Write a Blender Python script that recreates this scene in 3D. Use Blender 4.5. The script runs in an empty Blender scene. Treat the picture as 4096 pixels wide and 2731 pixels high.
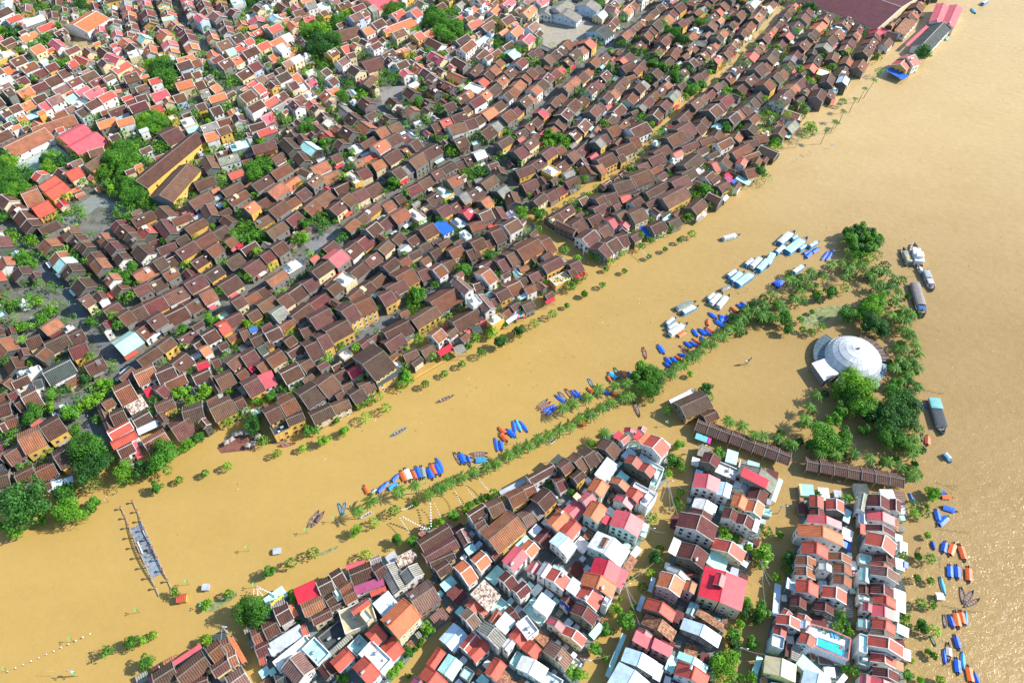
import bpy, math, random
import numpy as np
from mathutils import Vector
random.seed(7); R=random.random; RU=random.uniform
scene=bpy.context.scene; COL=scene.collection
# ---------------- camera, world, sun, exposure ----------------
FPX=3000.0; PITCH=math.radians(50.3); CAMH=280.0
cd=bpy.data.cameras.new('camera'); cam=bpy.data.objects.new('camera',cd); COL.objects.link(cam)
cd.sensor_width=36; cd.lens=36*FPX/4096; cd.clip_start=1; cd.clip_end=20000
cam.location=(0,0,CAMH); cam.rotation_euler=(math.pi/2-PITCH,0,0); scene.camera=cam
SUN_EL=math.radians(36.5); SUN_AZ=math.radians(7)   # direction towards the sun: azimuth measured from +X
w=bpy.data.worlds.new('World'); scene.world=w; w.use_nodes=True
nt=w.node_tree; bg=nt.nodes['Background']; sky=nt.nodes.new('ShaderNodeTexSky'); sky.sky_type='NISHITA'; sky.sun_disc=False
sky.sun_elevation=SUN_EL; sky.sun_rotation=math.pi/2-SUN_AZ; sky.ozone_density=2.2; sky.air_density=1.2; sky.dust_density=.4
nt.links.new(sky.outputs[0],bg.inputs[0]); bg.inputs[1].default_value=0.142
sl=bpy.data.lights.new('sun','SUN'); sl.energy=5.0; sl.angle=math.radians(.5); sl.color=(1,.93,.82)
so=bpy.data.objects.new('sun',sl); COL.objects.link(so)
so.rotation_euler=(math.pi/2-SUN_EL,0,SUN_AZ+math.pi/2)
vs=scene.view_settings; vs.view_transform='Standard'; vs.look='None'; vs.exposure=0.69; vs.gamma=1; vs.use_curve_mapping=False
scene.render.engine='CYCLES'
try:
    scene.cycles.max_bounces=5; scene.cycles.diffuse_bounces=3; scene.cycles.glossy_bounces=2; scene.cycles.transparent_max_bounces=4
except Exception: pass
# ---------------- plan helpers: photo pixel -> point on the horizontal plane z=h ----------------
CP,SP=math.cos(PITCH),math.sin(PITCH)
def U(px,py,h=0.0):
    x=(px-2048)/FPX; y=-(py-1365.5)/FPX
    t=(h-CAMH)/(-SP+y*CP)
    return Vector((x*t,(CP+y*SP)*t,h))
def PJ(v):
    X,Y,Z=v[0],v[1],v[2]-CAMH
    zc=Y*CP-Z*SP; yc=Y*SP+Z*CP
    return 2048+FPX*X/zc,1365.5-FPX*yc/zc
# ---------------- materials ----------------
def newmat(n):
    m=bpy.data.materials.new(n); m.use_nodes=True; t=m.node_tree; b=t.nodes['Principled BSDF']; return m,t,b
def N(t,ty,**k):
    n=t.nodes.new(ty)
    for a,v in k.items(): setattr(n,a,v)
    return n
def math_(t,op,a,b=None,c=None):
    n=N(t,'ShaderNodeMath',operation=op)
    for i,v in enumerate((a,b,c)):
        if v is None: continue
        if isinstance(v,(int,float)): n.inputs[i].default_value=v
        else: t.links.new(v,n.inputs[i])
    return n.outputs[0]
def mixc(t,fac,a,b,mode='MIX'):
    n=N(t,'ShaderNodeMix',data_type='RGBA',blend_type=mode)
    if isinstance(fac,(int,float)): n.inputs[0].default_value=fac
    else: t.links.new(fac,n.inputs[0])
    for s,v in ((6,a),(7,b)):
        if isinstance(v,tuple): n.inputs[s].default_value=(*v,1)
        else: t.links.new(v,n.inputs[s])
    return n.outputs[2]
def ramp(t,fac,stops):
    n=N(t,'ShaderNodeValToRGB'); cr=n.color_ramp
    while len(cr.elements)<len(stops): cr.elements.new(.5)
    for e,(p,c) in zip(cr.elements,stops): e.position=p; e.color=(*c,1) if len(c)==3 else c
    t.links.new(fac,n.inputs[0]); return n.outputs[0]
def noise(t,vec,scale,detail=3,rough=.6):
    n=N(t,'ShaderNodeTexNoise'); n.inputs['Scale'].default_value=scale; n.inputs['Detail'].default_value=detail; n.inputs['Roughness'].default_value=rough
    if vec is not None: t.links.new(vec,n.inputs['Vector'])
    return n.outputs['Fac']
def geo_pos(t): return N(t,'ShaderNodeNewGeometry').outputs['Position']
def colattr(t):
    a=N(t,'ShaderNodeAttribute',attribute_name='col'); return a.outputs['Color']
def uvs(t): 
    s=N(t,'ShaderNodeSeparateXYZ'); t.links.new(N(t,'ShaderNodeUVMap',uv_map='uv').outputs[0],s.inputs[0]); return s.outputs
def bump(t,b,h,strength,dist):
    n=N(t,'ShaderNodeBump'); n.inputs['Strength'].default_value=strength; n.inputs['Distance'].default_value=dist
    t.links.new(h,n.inputs['Height']); t.links.new(n.outputs[0],b.inputs['Normal'])
def gray(v): return (v,v,v)
def mk_tile():
    m,t,b=newmat('tile_roof'); u=uvs(t); P=geo_pos(t)
    s=math_(t,'SINE',math_(t,'MULTIPLY',u[0],2*math.pi/.8)); s=math_(t,'MULTIPLY_ADD',s,.5,.5)
    st=ramp(t,s,[(0,gray(.38)),(.4,gray(.9)),(1,gray(1.25))])
    c=mixc(t,1,colattr(t),st,'MULTIPLY')
    n1=ramp(t,noise(t,P,.28,4,.7),[(.3,gray(.62)),(.55,gray(1)),(.75,(1.25,1.18,1.1))])
    c=mixc(t,1,c,n1,'MULTIPLY')
    n2=ramp(t,noise(t,P,2.2,3,.7),[(.3,gray(.6)),(.5,gray(1)),(.72,(1.4,1.25,1.1))])
    c=mixc(t,.8,c,n2,'MULTIPLY')
    ph=N(t,'ShaderNodeTexNoise'); ph.inputs['Scale'].default_value=.09; t.links.new(P,ph.inputs['Vector'])
    c=mixc(t,math_(t,'MULTIPLY',ramp(t,ph.outputs['Fac'],[(.52,gray(0)),(.6,gray(1))]),.4),c,mixc(t,1,c,(1.0,1.35,.9),'MULTIPLY'))
    sp=ramp(t,noise(t,P,5.5,1,.5),[(.66,gray(0)),(.72,gray(1))])
    c=mixc(t,math_(t,'MULTIPLY',sp,.4),c,(.5,.33,.22))
    t.links.new(c,b.inputs['Base Color']); b.inputs['Roughness'].default_value=.85
    bump(t,b,s,.5,.08); return m
def mk_flat_tile():
    m,t,b=newmat('painted_tile_roof'); u=uvs(t); P=geo_pos(t)
    s=math_(t,'MULTIPLY_ADD',math_(t,'SINE',math_(t,'MULTIPLY',u[0],2*math.pi/.7)),.5,.5)
    c=mixc(t,1,colattr(t),ramp(t,s,[(0,gray(.68)),(1,gray(1.1))]),'MULTIPLY')
    c=mixc(t,1,c,ramp(t,noise(t,P,.5,4,.7),[(.3,gray(.72)),(.6,gray(1.02))]),'MULTIPLY')
    c=mixc(t,.7,c,ramp(t,noise(t,P,3,3,.7),[(.35,gray(.7)),(.6,gray(1.05))]),'MULTIPLY')
    t.links.new(c,b.inputs['Base Color']); b.inputs['Roughness'].default_value=.6
    bump(t,b,s,.4,.05); return m
def mk_metal():
    m,t,b=newmat('sheet_metal_roof'); u=uvs(t); P=geo_pos(t)
    s=math_(t,'MULTIPLY_ADD',math_(t,'SINE',math_(t,'MULTIPLY',u[0],2*math.pi/.5)),.5,.5)
    panel=ramp(t,math_(t,'FRACT',math_(t,'MULTIPLY',u[0],.5)),[(0,gray(.86)),(.06,gray(1))])
    c=mixc(t,1,colattr(t),panel,'MULTIPLY')
    c=mixc(t,1,c,ramp(t,noise(t,P,.35,4,.7),[(.28,(.7,.68,.62)),(.55,gray(1))]),'MULTIPLY')
    ru=ramp(t,noise(t,P,1.3,4,.75),[(.62,gray(0)),(.74,gray(1))])
    c=mixc(t,math_(t,'MULTIPLY',ru,.35),c,(.3,.16,.08))
    t.links.new(c,b.inputs['Base Color']); b.inputs['Roughness'].default_value=.45
    bump(t,b,s,.35,.05); return m
def mk_rust():
    m,t,b=newmat('rusty_metal_roof'); u=uvs(t); P=geo_pos(t)
    s=math_(t,'MULTIPLY_ADD',math_(t,'SINE',math_(t,'MULTIPLY',u[0],2*math.pi/.8)),.5,.5)
    ru=ramp(t,noise(t,P,.9,5,.75),[(.42,gray(0)),(.58,gray(1))])
    c=mixc(t,ru,colattr(t),(.16,.055,.03)); c=mixc(t,1,c,ramp(t,s,[(0,gray(.7)),(1,gray(1.1))]),'MULTIPLY')
    t.links.new(c,b.inputs['Base Color']); b.inputs['Roughness'].default_value=.7
    bump(t,b,s,.4,.06); return m
def mk_wall():
    m,t,b=newmat('plaster_wall'); P=geo_pos(t)
    mp=N(t,'ShaderNodeMapping'); mp.inputs['Scale'].default_value=(1.2,1.2,.18); t.links.new(P,mp.inputs['Vector'])
    c=mixc(t,1,colattr(t),ramp(t,noise(t,mp.outputs[0],1,4,.7),[(.28,(.5,.5,.47)),(.5,gray(.95)),(.7,gray(1.03))]),'MULTIPLY')
    c=mixc(t,.5,c,ramp(t,noise(t,P,3,3,.7),[(.35,gray(.75)),(.6,gray(1))]),'MULTIPLY')
    sz=N(t,'ShaderNodeSeparateXYZ'); t.links.new(P,sz.inputs[0])
    mud=ramp(t,math_(t,'ADD',sz.outputs[2],math_(t,'MULTIPLY',noise(t,P,.8,3,.6),-.9)),[(.12,gray(1)),(.5,gray(0))])
    c=mixc(t,math_(t,'MULTIPLY',mud,.75),c,(.20,.13,.06))
    t.links.new(c,b.inputs['Base Color']); b.inputs['Roughness'].default_value=.85; return m
def mk_conc():
    m,t,b=newmat('terrace_concrete'); P=geo_pos(t)
    c=mixc(t,1,colattr(t),ramp(t,noise(t,P,.5,5,.75),[(.3,(.5,.5,.46)),(.5,gray(.92)),(.7,gray(1.05))]),'MULTIPLY')
    t.links.new(c,b.inputs['Base Color']); b.inputs['Roughness'].default_value=.8; return m
def mk_plain(name,rough=.6,metal=0.,var=.12,sc=1.5,spec=.5):
    m,t,b=newmat(name); P=geo_pos(t)
    c=mixc(t,1,colattr(t),ramp(t,noise(t,P,sc,3,.6),[(.3,gray(1-var*2)),(.65,gray(1+var*.5))]),'MULTIPLY')
    t.links.new(c,b.inputs['Base Color']); b.inputs['Roughness'].default_value=rough; b.inputs['Metallic'].default_value=metal
    b.inputs['Specular IOR Level'].default_value=spec; return m
def mk_leaf(name,c1,c2):
    m,t,b=newmat(name); oi=N(t,'ShaderNodeObjectInfo')
    a=mixc(t,oi.outputs['Random'],c1,c2)
    c=mixc(t,1,a,colattr(t),'MULTIPLY')
    t.links.new(c,b.inputs['Base Color']); b.inputs['Roughness'].default_value=.55; b.inputs['Specular IOR Level'].default_value=.35
    tr=N(t,'ShaderNodeBsdfTranslucent'); t.links.new(mixc(t,1,c,(1.5,1.6,.7),'MULTIPLY'),tr.inputs[0])
    mx=N(t,'ShaderNodeMixShader'); mx.inputs[0].default_value=.27
    t.links.new(b.outputs[0],mx.inputs[1]); t.links.new(tr.outputs[0],mx.inputs[2])
    t.links.new(mx.outputs[0],t.nodes['Material Output'].inputs['Surface']); return m
M_TILE,M_PT,M_MET,M_RUST,M_WALL,M_CONC=mk_tile(),mk_flat_tile(),mk_metal(),mk_rust(),mk_wall(),mk_conc()
M_PLAIN=mk_plain('painted_surface'); M_TARP=mk_plain('tarpaulin',.5,0,.15,2.5); M_WOOD=mk_plain('weathered_wood',.8,0,.25,3)
M_GLASS=mk_plain('window_glass',.15,0,.1,1,.8); M_STEEL=mk_plain('galvanised_steel',.35,.6,.1); M_STONE=mk_plain('stone',.85,0,.3,.6)
M_LEAF=mk_leaf('broad_leaf_foliage',(.050,.175,.016),(.105,.285,.024)); M_LEAFD=mk_leaf('dark_foliage',(.028,.115,.022),(.05,.165,.026))
M_LEAFY=mk_leaf('bright_foliage',(.12,.32,.02),(.19,.39,.025)); M_PALM=mk_leaf('palm_fronds',(.04,.14,.018),(.09,.21,.025))
# ---------------- mesh builder ----------------
class MB:
    def __init__(s): s.v=[]; s.f=[]; s.m=[]; s.c=[]; s.uv=[]; s.mats=[]
    def mi(s,m):
        if m not in s.mats: s.mats.append(m)
        return s.mats.index(m)
    def face(s,pts,mat,col,uv=None):
        i=len(s.v); s.v+= [tuple(p) for p in pts]; s.f.append(tuple(range(i,i+len(pts)))); s.m.append(s.mi(mat)); s.c.append(col)
        s.uv.append(uv if uv else [(0,0)]*len(pts))
    def box(s,x0,x1,y0,y1,z0,z1,mat,col,bot=True):
        p=[(x0,y0,z0),(x1,y0,z0),(x1,y1,z0),(x0,y1,z0),(x0,y0,z1),(x1,y0,z1),(x1,y1,z1),(x0,y1,z1)]
        q=[(4,5,6,7),(0,1,5,4),(1,2,6,5),(2,3,7,6),(3,0,4,7)]
        if bot: q.append((3,2,1,0))
        for a in q:
            pts=[p[k] for k in a]
            s.face(pts,mat,col,[(k[0],k[1]+k[2]) for k in pts])
    def hexa(s,p,mat,col,uvtop=None):
        for n,a in enumerate([(4,5,6,7),(0,1,5,4),(1,2,6,5),(2,3,7,6),(3,0,4,7),(3,2,1,0)]):
            pts=[p[k] for k in a]
            s.face(pts,mat,col,uvtop if (n==0 and uvtop) else [(k[0],k[1]) for k in pts])
    def bar(s,a,b,w,h,mat,col):   # rectangular bar from a to b; w wide, h high (centred)
        a=Vector(a); b=Vector(b); d=(b-a)
        if d.length<1e-5: return
        d.normalize(); up=Vector((0,0,1)) if abs(d.z)<.95 else Vector((1,0,0)); sd=d.cross(up).normalized()*w/2; u=sd.cross(d).normalized()*h/2
        p=[a-sd-u,b-sd-u,b+sd-u,a+sd-u,a-sd+u,b-sd+u,b+sd+u,a+sd+u]; s.hexa(p,mat,col)
    def tube(s,path,rad,mat,col,n=6,cap=True):
        rings=[]; 
        for i,p in enumerate(path):
            p=Vector(p); a=Vector(path[max(i-1,0)]); b=Vector(path[min(i+1,len(path)-1)]); d=(b-a).normalized()
            up=Vector((0,0,1)) if abs(d.z)<.9 else Vector((1,0,0)); x=d.cross(up).normalized(); y=x.cross(d)
            r=rad[i] if isinstance(rad,(list,tuple)) else rad
            rings.append([p+x*math.cos(k*2*math.pi/n)*r+y*math.sin(k*2*math.pi/n)*r for k in range(n)])
        for i in range(len(rings)-1):
            for k in range(n):
                s.face([rings[i][k],rings[i+1][k],rings[i+1][(k+1)%n],rings[i][(k+1)%n]],mat,col)
        if cap: s.face(rings[-1],mat,col); s.face(rings[0][::-1],mat,col)
    def build(s,name,parent=None,loc=None,smooth=False):
        me=bpy.data.meshes.new(name); me.from_pydata(s.v,[],s.f)
        for m in s.mats: me.materials.append(m)
        me.polygons.foreach_set('material_index',s.m)
        ul=me.uv_layers.new(name='uv'); ul.data.foreach_set('uv',[x for f in s.uv for p in f for x in p[:2]])
        ca=me.color_attributes.new('col','FLOAT_COLOR','CORNER'); L=[]
        for f,c in zip(s.f,s.c): L+=[c[0],c[1],c[2],1.0]*len(f)
        ca.data.foreach_set('color',L)
        if smooth: me.polygons.foreach_set('use_smooth',[True]*len(s.f))
        me.update()
        return link(name,me,parent,loc)
def link(name,me,parent=None,loc=None,rz=0,sc=None):
    o=bpy.data.objects.new(name,me); COL.objects.link(o)
    if parent: o.parent=parent
    if loc is not None: o.location=loc
    if rz: o.rotation_euler=(0,0,rz)
    if sc is not None: o.scale=sc
    return o
def empty(name,loc,rz=0,sc=1):
    o=bpy.data.objects.new(name,None); COL.objects.link(o); o.location=loc; o.rotation_euler=(0,0,rz); o.scale=(sc,sc,sc); o.empty_display_size=.5; return o
def tag(o,label=None,cat=None,group=None,kind=None):
    if label: o['label']=label
    if cat: o['category']=cat
    if group: o['group']=group
    if kind: o['kind']=kind
    return o
PEND=[]  # things waiting for a label: (object, phrase, category, group, px, py)
def want(o,phrase,cat,group=None,px=None):
    if px is None: px=PJ(o.location)
    PEND.append((o,phrase,cat,group,px[0],px[1]))
def jit(c,a=.08):
    k=1+RU(-a,a); return tuple(min(1,max(0,x*k*(1+RU(-a,a)*.35))) for x in c)
# ---------------- setting: river, dry ground, roads ----------------
OV=1.7415
def mk_road():
    m,t,b=newmat('asphalt'); P=geo_pos(t)
    c=mixc(t,1,colattr(t),ramp(t,noise(t,P,.4,5,.7),[(.3,gray(.75)),(.65,gray(1.1))]),'MULTIPLY')
    t.links.new(c,b.inputs['Base Color']); b.inputs['Roughness'].default_value=.85; return m
M_ROAD=mk_road()
def strip(name,pts,width,z,mat,col,k=1,kind='structure'):
    P=[U(x*k,y*k,z) for x,y in pts]; mb=MB(); L=[];Rr=[];acc=0;S=[0]
    for i,p in enumerate(P):
        a=P[max(i-1,0)]; b=P[min(i+1,len(P)-1)]; d=(b-a).normalized(); n=Vector((-d.y,d.x,0)); L.append(p+n*width/2); Rr.append(p-n*width/2)
    for i in range(len(P)-1): mb.face([Rr[i],Rr[i+1],L[i+1],L[i]],mat,col)
    return tag(mb.build(name),kind=kind)
def poly(name,pts,z,mat,col,kind='structure',k=1):
    mb=MB(); P=[U(x*k,y*k,z) for x,y in pts]
    # ear clipping through mathutils
    from mathutils.geometry import tessellate_polygon
    for tri in tessellate_polygon([P]):
        q=[P[i] for i in tri]
        if (q[1]-q[0]).cross(q[2]-q[0]).z<0: q=q[::-1]
        mb.face(q,mat,col)
    return tag(mb.build(name),kind=kind)
def mk_water():
    m,t,b=newmat('muddy_flood_water'); P=geo_pos(t); s=N(t,'ShaderNodeSeparateXYZ'); t.links.new(P,s.inputs[0])
    n0=noise(t,P,.006,3,.5)
    # base colour: yellower in the narrow arm; main river darker near, paler far off
    gx=N(t,'ShaderNodeMapRange'); gx.inputs[1].default_value=30; gx.inputs[2].default_value=225
    t.links.new(math_(t,'ADD',s.outputs[0],math_(t,'MULTIPLY',n0,60)),gx.inputs[0])
    gy=N(t,'ShaderNodeMapRange'); gy.inputs[1].default_value=270; gy.inputs[2].default_value=450; t.links.new(math_(t,'ADD',s.outputs[1],math_(t,'MULTIPLY',n0,80)),gy.inputs[0])
    river=mixc(t,gy.outputs[0],(.32,.222,.10),(.475,.345,.165))
    c=mixc(t,gx.outputs[0],(.415,.277,.086),river)
    mp=N(t,'ShaderNodeMapping'); mp.inputs['Rotation'].default_value=(0,0,math.radians(-35)); mp.inputs['Scale'].default_value=(.5,1,1); t.links.new(P,mp.inputs['Vector'])
    c=mixc(t,1,c,ramp(t,noise(t,mp.outputs[0],.045,4,.6),[(.3,(.96,.945,.91)),(.62,(1.025,1.025,1.03))]),'MULTIPLY')
    c=mixc(t,1,c,ramp(t,noise(t,P,.35,4,.7),[(.3,gray(.965)),(.7,gray(1.025))]),'MULTIPLY')
    t.links.new(c,b.inputs['Base Color']); t.links.new(math_(t,'MULTIPLY_ADD',gx.outputs[0],-.14,.26),b.inputs['Roughness']); b.inputs['Specular IOR Level'].default_value=.28; b.inputs['IOR'].default_value=1.33
    h1=noise(t,P,1.3,3,.65); h2=noise(t,mp.outputs[0],.35,2,.5)
    hh=math_(t,'ADD',math_(t,'MULTIPLY',h1,.25),math_(t,'MULTIPLY',h2,.5))
    amp=math_(t,'MULTIPLY_ADD',gx.outputs[0],1.2,.5)
    bump(t,b,math_(t,'MULTIPLY',hh,amp),.9,.5); return m
M_WATER=mk_water()
def mk_ground():
    m,t,b=newmat('town_ground'); P=geo_pos(t)
    c=ramp(t,noise(t,P,.12,5,.7),[(.3,(.05,.08,.03)),(.45,(.12,.13,.10)),(.6,(.20,.19,.165)),(.75,(.07,.10,.04))])
    c=mixc(t,1,c,ramp(t,noise(t,P,1.5,4,.7),[(.3,gray(.6)),(.65,gray(1.1))]),'MULTIPLY')
    t.links.new(c,b.inputs['Base Color']); b.inputs['Roughness'].default_value=.9; return m
M_GROUND=mk_ground()
def mk_road():
    m,t,b=newmat('asphalt'); P=geo_pos(t)
    c=mixc(t,1,colattr(t),ramp(t,noise(t,P,.4,5,.7),[(.3,gray(.75)),(.65,gray(1.1))]),'MULTIPLY')
    t.links.new(c,b.inputs['Base Color']); b.inputs['Roughness'].default_value=.85; return m
M_ROAD=mk_road()
mb=MB(); mb.face([(-6000,-1500,0),(6000,-1500,0),(6000,9000,0),(-6000,9000,0)],M_WATER,(1,1,1)); tag(mb.build('river'),kind='structure')
poly('ground',[(-900,2120),(0,1950),(330,1870),(410,1810),(560,1720),(800,1640),(1050,1560),(1250,1475),(1500,1325),(1750,1165),(1900,1050),(2040,950),(2110,830),(2290,715),(2470,590),(2640,430),(2830,280),(2960,150),(3060,0),(3200,-300),(3200,-900),(-2500,-900),(-2500,2120)],.12,M_GROUND,(1,1,1))
SB=[[(590,2731),(560,2715),(770,2600),(880,2545),(930,2600),(985,2731)],
 [(990,2540),(1085,2400),(1190,2375),(1500,2240),(1600,2210),(1640,2290),(1770,2440),(1800,2480),(1700,2560),(1560,2731),(1530,2780),(1000,2780),(1060,2700)],
 [(1680,2120),(1850,2100),(2050,2010),(2300,1850),(2460,1745),(2680,1800),(2665,1920),(2630,1960),(2590,2090),(2560,2180),(2490,2340),(2400,2500),(2340,2640),(2300,2780),(1680,2780),(1780,2600),(1815,2480),(1740,2360)],
 [(2780,1830),(2830,1810),(3110,1910),(3060,2080),(2980,2300),(2900,2480),(2850,2780),(2430,2780),(2520,2560),(2600,2400),(2680,2230),(2750,2020)],
 [(3205,1960),(3400,1990),(3410,2560),(3370,2780),(3010,2780),(3080,2500),(3130,2350),(3190,2150)],[(3430,1970),(3600,1990),(3610,2500),(3620,2780),(3430,2780)]]
for q in SB: poly('courtyard',q,.06,M_ROAD,(.17,.21,.20))
ST=[ # src px polylines, width m
 ([(280,1607),(406,1549),(493,1485),(627,1393),(871,1257),(1130,1090),(1314,956),(1430,865),(1604,772),(1779,668),(1953,604),(2048,540),(2135,464),(2222,377),(2327,279),(2408,215),(2489,133),(2559,75),(2634,17),(2720,-60)],6.5,1),
 ([(1080,1590),(1227,1502),(1349,1427),(1506,1311),(1604,1258),(1790,1131),(1918,1049),(2048,985),(2140,900)],6.5,1),
 ([(2140,900),(2245,824),(2396,749),(2559,610),(2704,459),(2837,348),(2942,255),(3006,174),(3120,50),(3200,-40)],7,0),
 ([(560,520),(726,464),(871,418),(1024,331),(1140,279),(1256,215),(1372,174),(1523,104),(1680,20),(1760,-40)],8,1),
 ([(1227,203),(1349,302),(1523,441),(1604,493),(1779,640)],6,1),
 ([(-40,850),(35,910),(116,1003),(221,1131),(325,1258),(406,1363),(500,1479)],7,1),
 ([(493,1485),(420,1560),(350,1655),(374,1737),(420,1850)],7,1),
 ([(-60,1800),(0,1769),(145,1665),(279,1607)],6,1),
 ([(2140,900),(2200,960),(2330,1060)],9,0),
 ([(1960,600),(2040,720),(2140,900)],5,0),
 ([(700,0),(740,110),(800,150),(840,240)],6,1),([(160,1003),(300,930),(420,880)],5,1),
 ([(3560,300),(3640,160),(3740,20)],7,0),([(0,480),(180,400),(330,330)],5,1),([(2550,600),(2620,520),(2480,430)],4,0)]
for i,(p,w_,dry) in enumerate(ST):
    if dry: strip('road',p,w_*.72,.126+.003*i,M_ROAD,(.13,.14,.145))
poly('plaza',[(1515,350),(1640,342),(1618,412),(1530,420)],.16,M_ROAD,(.24,.23,.22))
poly('car_park',[(1215,978),(1303,933),(1385,950),(1262,1030)],.16,M_ROAD,(.20,.20,.21))
poly('square',[(60,1150),(240,1170),(290,1280),(120,1350),(20,1250)],.16,M_GROUND,(.1,.16,.08))
poly('park_path',[(370,780),(560,845),(530,870),(420,840),(300,905),(240,890),(300,830)],.16,M_ROAD,(.20,.23,.21))
poly('planted_bed',[(395,825),(450,840),(370,940),(275,920)],.17,M_GROUND,(.1,.1,.1))
poly('temple_court',[(70,620),(200,560),(300,640),(180,700),(60,740)],.16,M_ROAD,(.34,.42,.42))
poly('vacant_lot',[(300,110),(350,130),(385,190),(330,230),(290,200)],.16,M_ROAD,(.36,.27,.13))
poly('temple_yard',[(2300,60),(2400,110),(2350,170),(2180,200),(2150,100)],.16,M_ROAD,(.33,.30,.24))
# ---------------- houses ----------------
RC={'b':(.108,.043,.025),'h':(.33,.12,.065),'o':(.70,.19,.07),'r':(.60,.10,.06),'m':(.58,.025,.05),'q':(.62,.11,.13),'k':(.14,.032,.032),'p':(.22,.115,.10),
 'g':(.25,.24,.22),'d':(.055,.07,.072),'n':(.45,.49,.56),'w':(.8,.8,.78),'l':(.55,.72,.82),'t':(.42,.76,.70),'v':(.36,.07,.17),'u':(.02,.13,.55),'x':(.72,.66,.56),'z':(.42,.2,.1),'e':(.62,.52,.32)}
RW={'b':'brown tiled','h':'terracotta tiled','o':'orange tiled','r':'red tiled','m':'crimson metal roofed','q':'rose roofed','k':'maroon roofed','p':'dusty mauve roofed','g':'grey roofed','d':'dark slate roofed','n':'pale grey metal roofed','w':'white roofed','l':'light blue metal roofed','t':'turquoise roofed','v':'purple roofed','u':'bright blue roofed','x':'rust stained cream roofed','z':'rusty brown roofed','e':'cream roofed'}
WC={'w':(.78,.78,.76),'y':(.70,.44,.10),'c':(.70,.60,.38),'g':(.22,.22,.205),'e':(.55,.74,.72),'p':(.62,.36,.38),'s':(.52,.64,.76)}
WW={'w':'white walls','y':'yellow walls','c':'cream walls','g':'grey stained walls','e':'pale teal walls','p':'pink walls','s':'pale blue walls'}
RC['K']=(.10,.018,.035); RW['K']='dark maroon roofed'
TILE='bhkpgdK'
def rmat(c): return M_TILE if c in TILE else (M_PT if c in 'or' else (M_RUST if c in 'xz' else M_MET))
BV=[(.108,.043,.025),(.13,.047,.042),(.15,.072,.045),(.08,.045,.032),(.18,.062,.03),(.10,.04,.03),(.09,.035,.022)]
def rcolor(rc,a): return jit(random.choice(BV),a) if rc=='b' else jit(RC[rc],a)
FOOT=[]   # footprints: cx,cy,ux,uy,L/2,W/2,h
OX0,OY0,OW,OH,OC=-460,40,1860,1240,.5
OCC=np.zeros((OH,OW),np.uint8)
def occ_rect(cx,cy,th,L,W,val=None,grow=0):
    n=max(2,int((L+grow)/OC)+1); k=max(2,int((W+grow)/OC)+1)
    a=np.linspace(-(L+grow)/2,(L+grow)/2,n); b=np.linspace(-(W+grow)/2,(W+grow)/2,k)
    A,B=np.meshgrid(a,b); c,s=math.cos(th),math.sin(th)
    X=((cx+A*c-B*s-OX0)/OC).astype(int); Y=((cy+A*s+B*c-OY0)/OC).astype(int)
    ok=(X>=0)&(X<OW)&(Y>=0)&(Y<OH)
    if val is None: return 1.0 if not ok.all() else float((OCC[Y,X]>0).mean())
    OCC[Y[ok],X[ok]]=val
def roof_gable(mb,L,W,h,rise,mat,col,th=.16,ztop=0):
    for s in (-1,1):
        e0=Vector((-L/2,s*W/2,h)); e1=Vector((L/2,s*W/2,h)); r0=Vector((-L/2,0,h+rise)); r1=Vector((L/2,0,h+rise)); d=Vector((0,0,th)); sl=math.hypot(W/2,rise)
        if s<0: top=[e0,e1,r1,r0]; uv=[(0,0),(L,0),(L,sl),(0,sl)]
        else: top=[r0,r1,e1,e0]; uv=[(0,sl),(L,sl),(L,0),(0,0)]
        mb.hexa([p-d for p in top]+top,mat,col,uv)
def trims(mb,L,W,h,rise,mat,col,w=.24,up=.1,ridge=True,ends=True,eave=False):
    if ridge: mb.bar((-L/2-.02,0,h+rise+.04),(L/2+.02,0,h+rise+.04),w*1.15,up+.1,mat,col)
    if ends:
        for x in (-L/2+w/2-.05,L/2-w/2+.05):
            for s in (-1,1): mb.bar((x,s*(W/2+.03),h+.05),(x,0,h+rise+.06),w,up+.12,mat,col)
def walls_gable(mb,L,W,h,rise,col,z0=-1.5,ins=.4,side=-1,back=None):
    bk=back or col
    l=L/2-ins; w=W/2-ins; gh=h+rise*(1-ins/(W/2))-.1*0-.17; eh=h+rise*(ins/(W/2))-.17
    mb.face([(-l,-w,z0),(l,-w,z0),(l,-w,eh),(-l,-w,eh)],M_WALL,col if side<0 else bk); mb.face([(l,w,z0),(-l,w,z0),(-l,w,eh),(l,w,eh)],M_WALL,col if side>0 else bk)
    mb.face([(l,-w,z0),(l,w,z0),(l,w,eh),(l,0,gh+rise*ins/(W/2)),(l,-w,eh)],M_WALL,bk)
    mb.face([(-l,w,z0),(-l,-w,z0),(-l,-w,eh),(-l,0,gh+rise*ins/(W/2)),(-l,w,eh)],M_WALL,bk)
WINM={}
def window_mesh(style):
    if style in WINM: return WINM[style]
    mb=MB(); fc={'w':(.75,.75,.72),'y':(.35,.2,.08),'g':(.2,.2,.2),'r':(.35,.04,.04)}[style]
    mb.box(-.62,.62,-.05,.06,-.75,.75,M_PLAIN,fc); mb.box(-.5,-.04,-.02,.09,-.62,.62,M_GLASS,(.02,.03,.035)); mb.box(.04,.5,-.02,.09,-.62,.62,M_GLASS,(.02,.03,.035))
    mb.box(-.72,.72,-.05,.2,-.86,-.75,M_PLAIN,fc)
    o=mb.build('window'); me=o.data; bpy.data.objects.remove(o); WINM[style]=me; return me
DOORM={}
def tank(mb,x,y,z):
    mb.tube([(x-.7,y,z+.9),(x+.7,y,z+.9)],.5,M_STEEL,(.6,.6,.6),10)
    for dx in (-.5,.5): mb.box(x+dx-.06,x+dx+.06,y-.4,y+.4,z,z+.6,M_STEEL,(.4,.4,.4))
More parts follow.
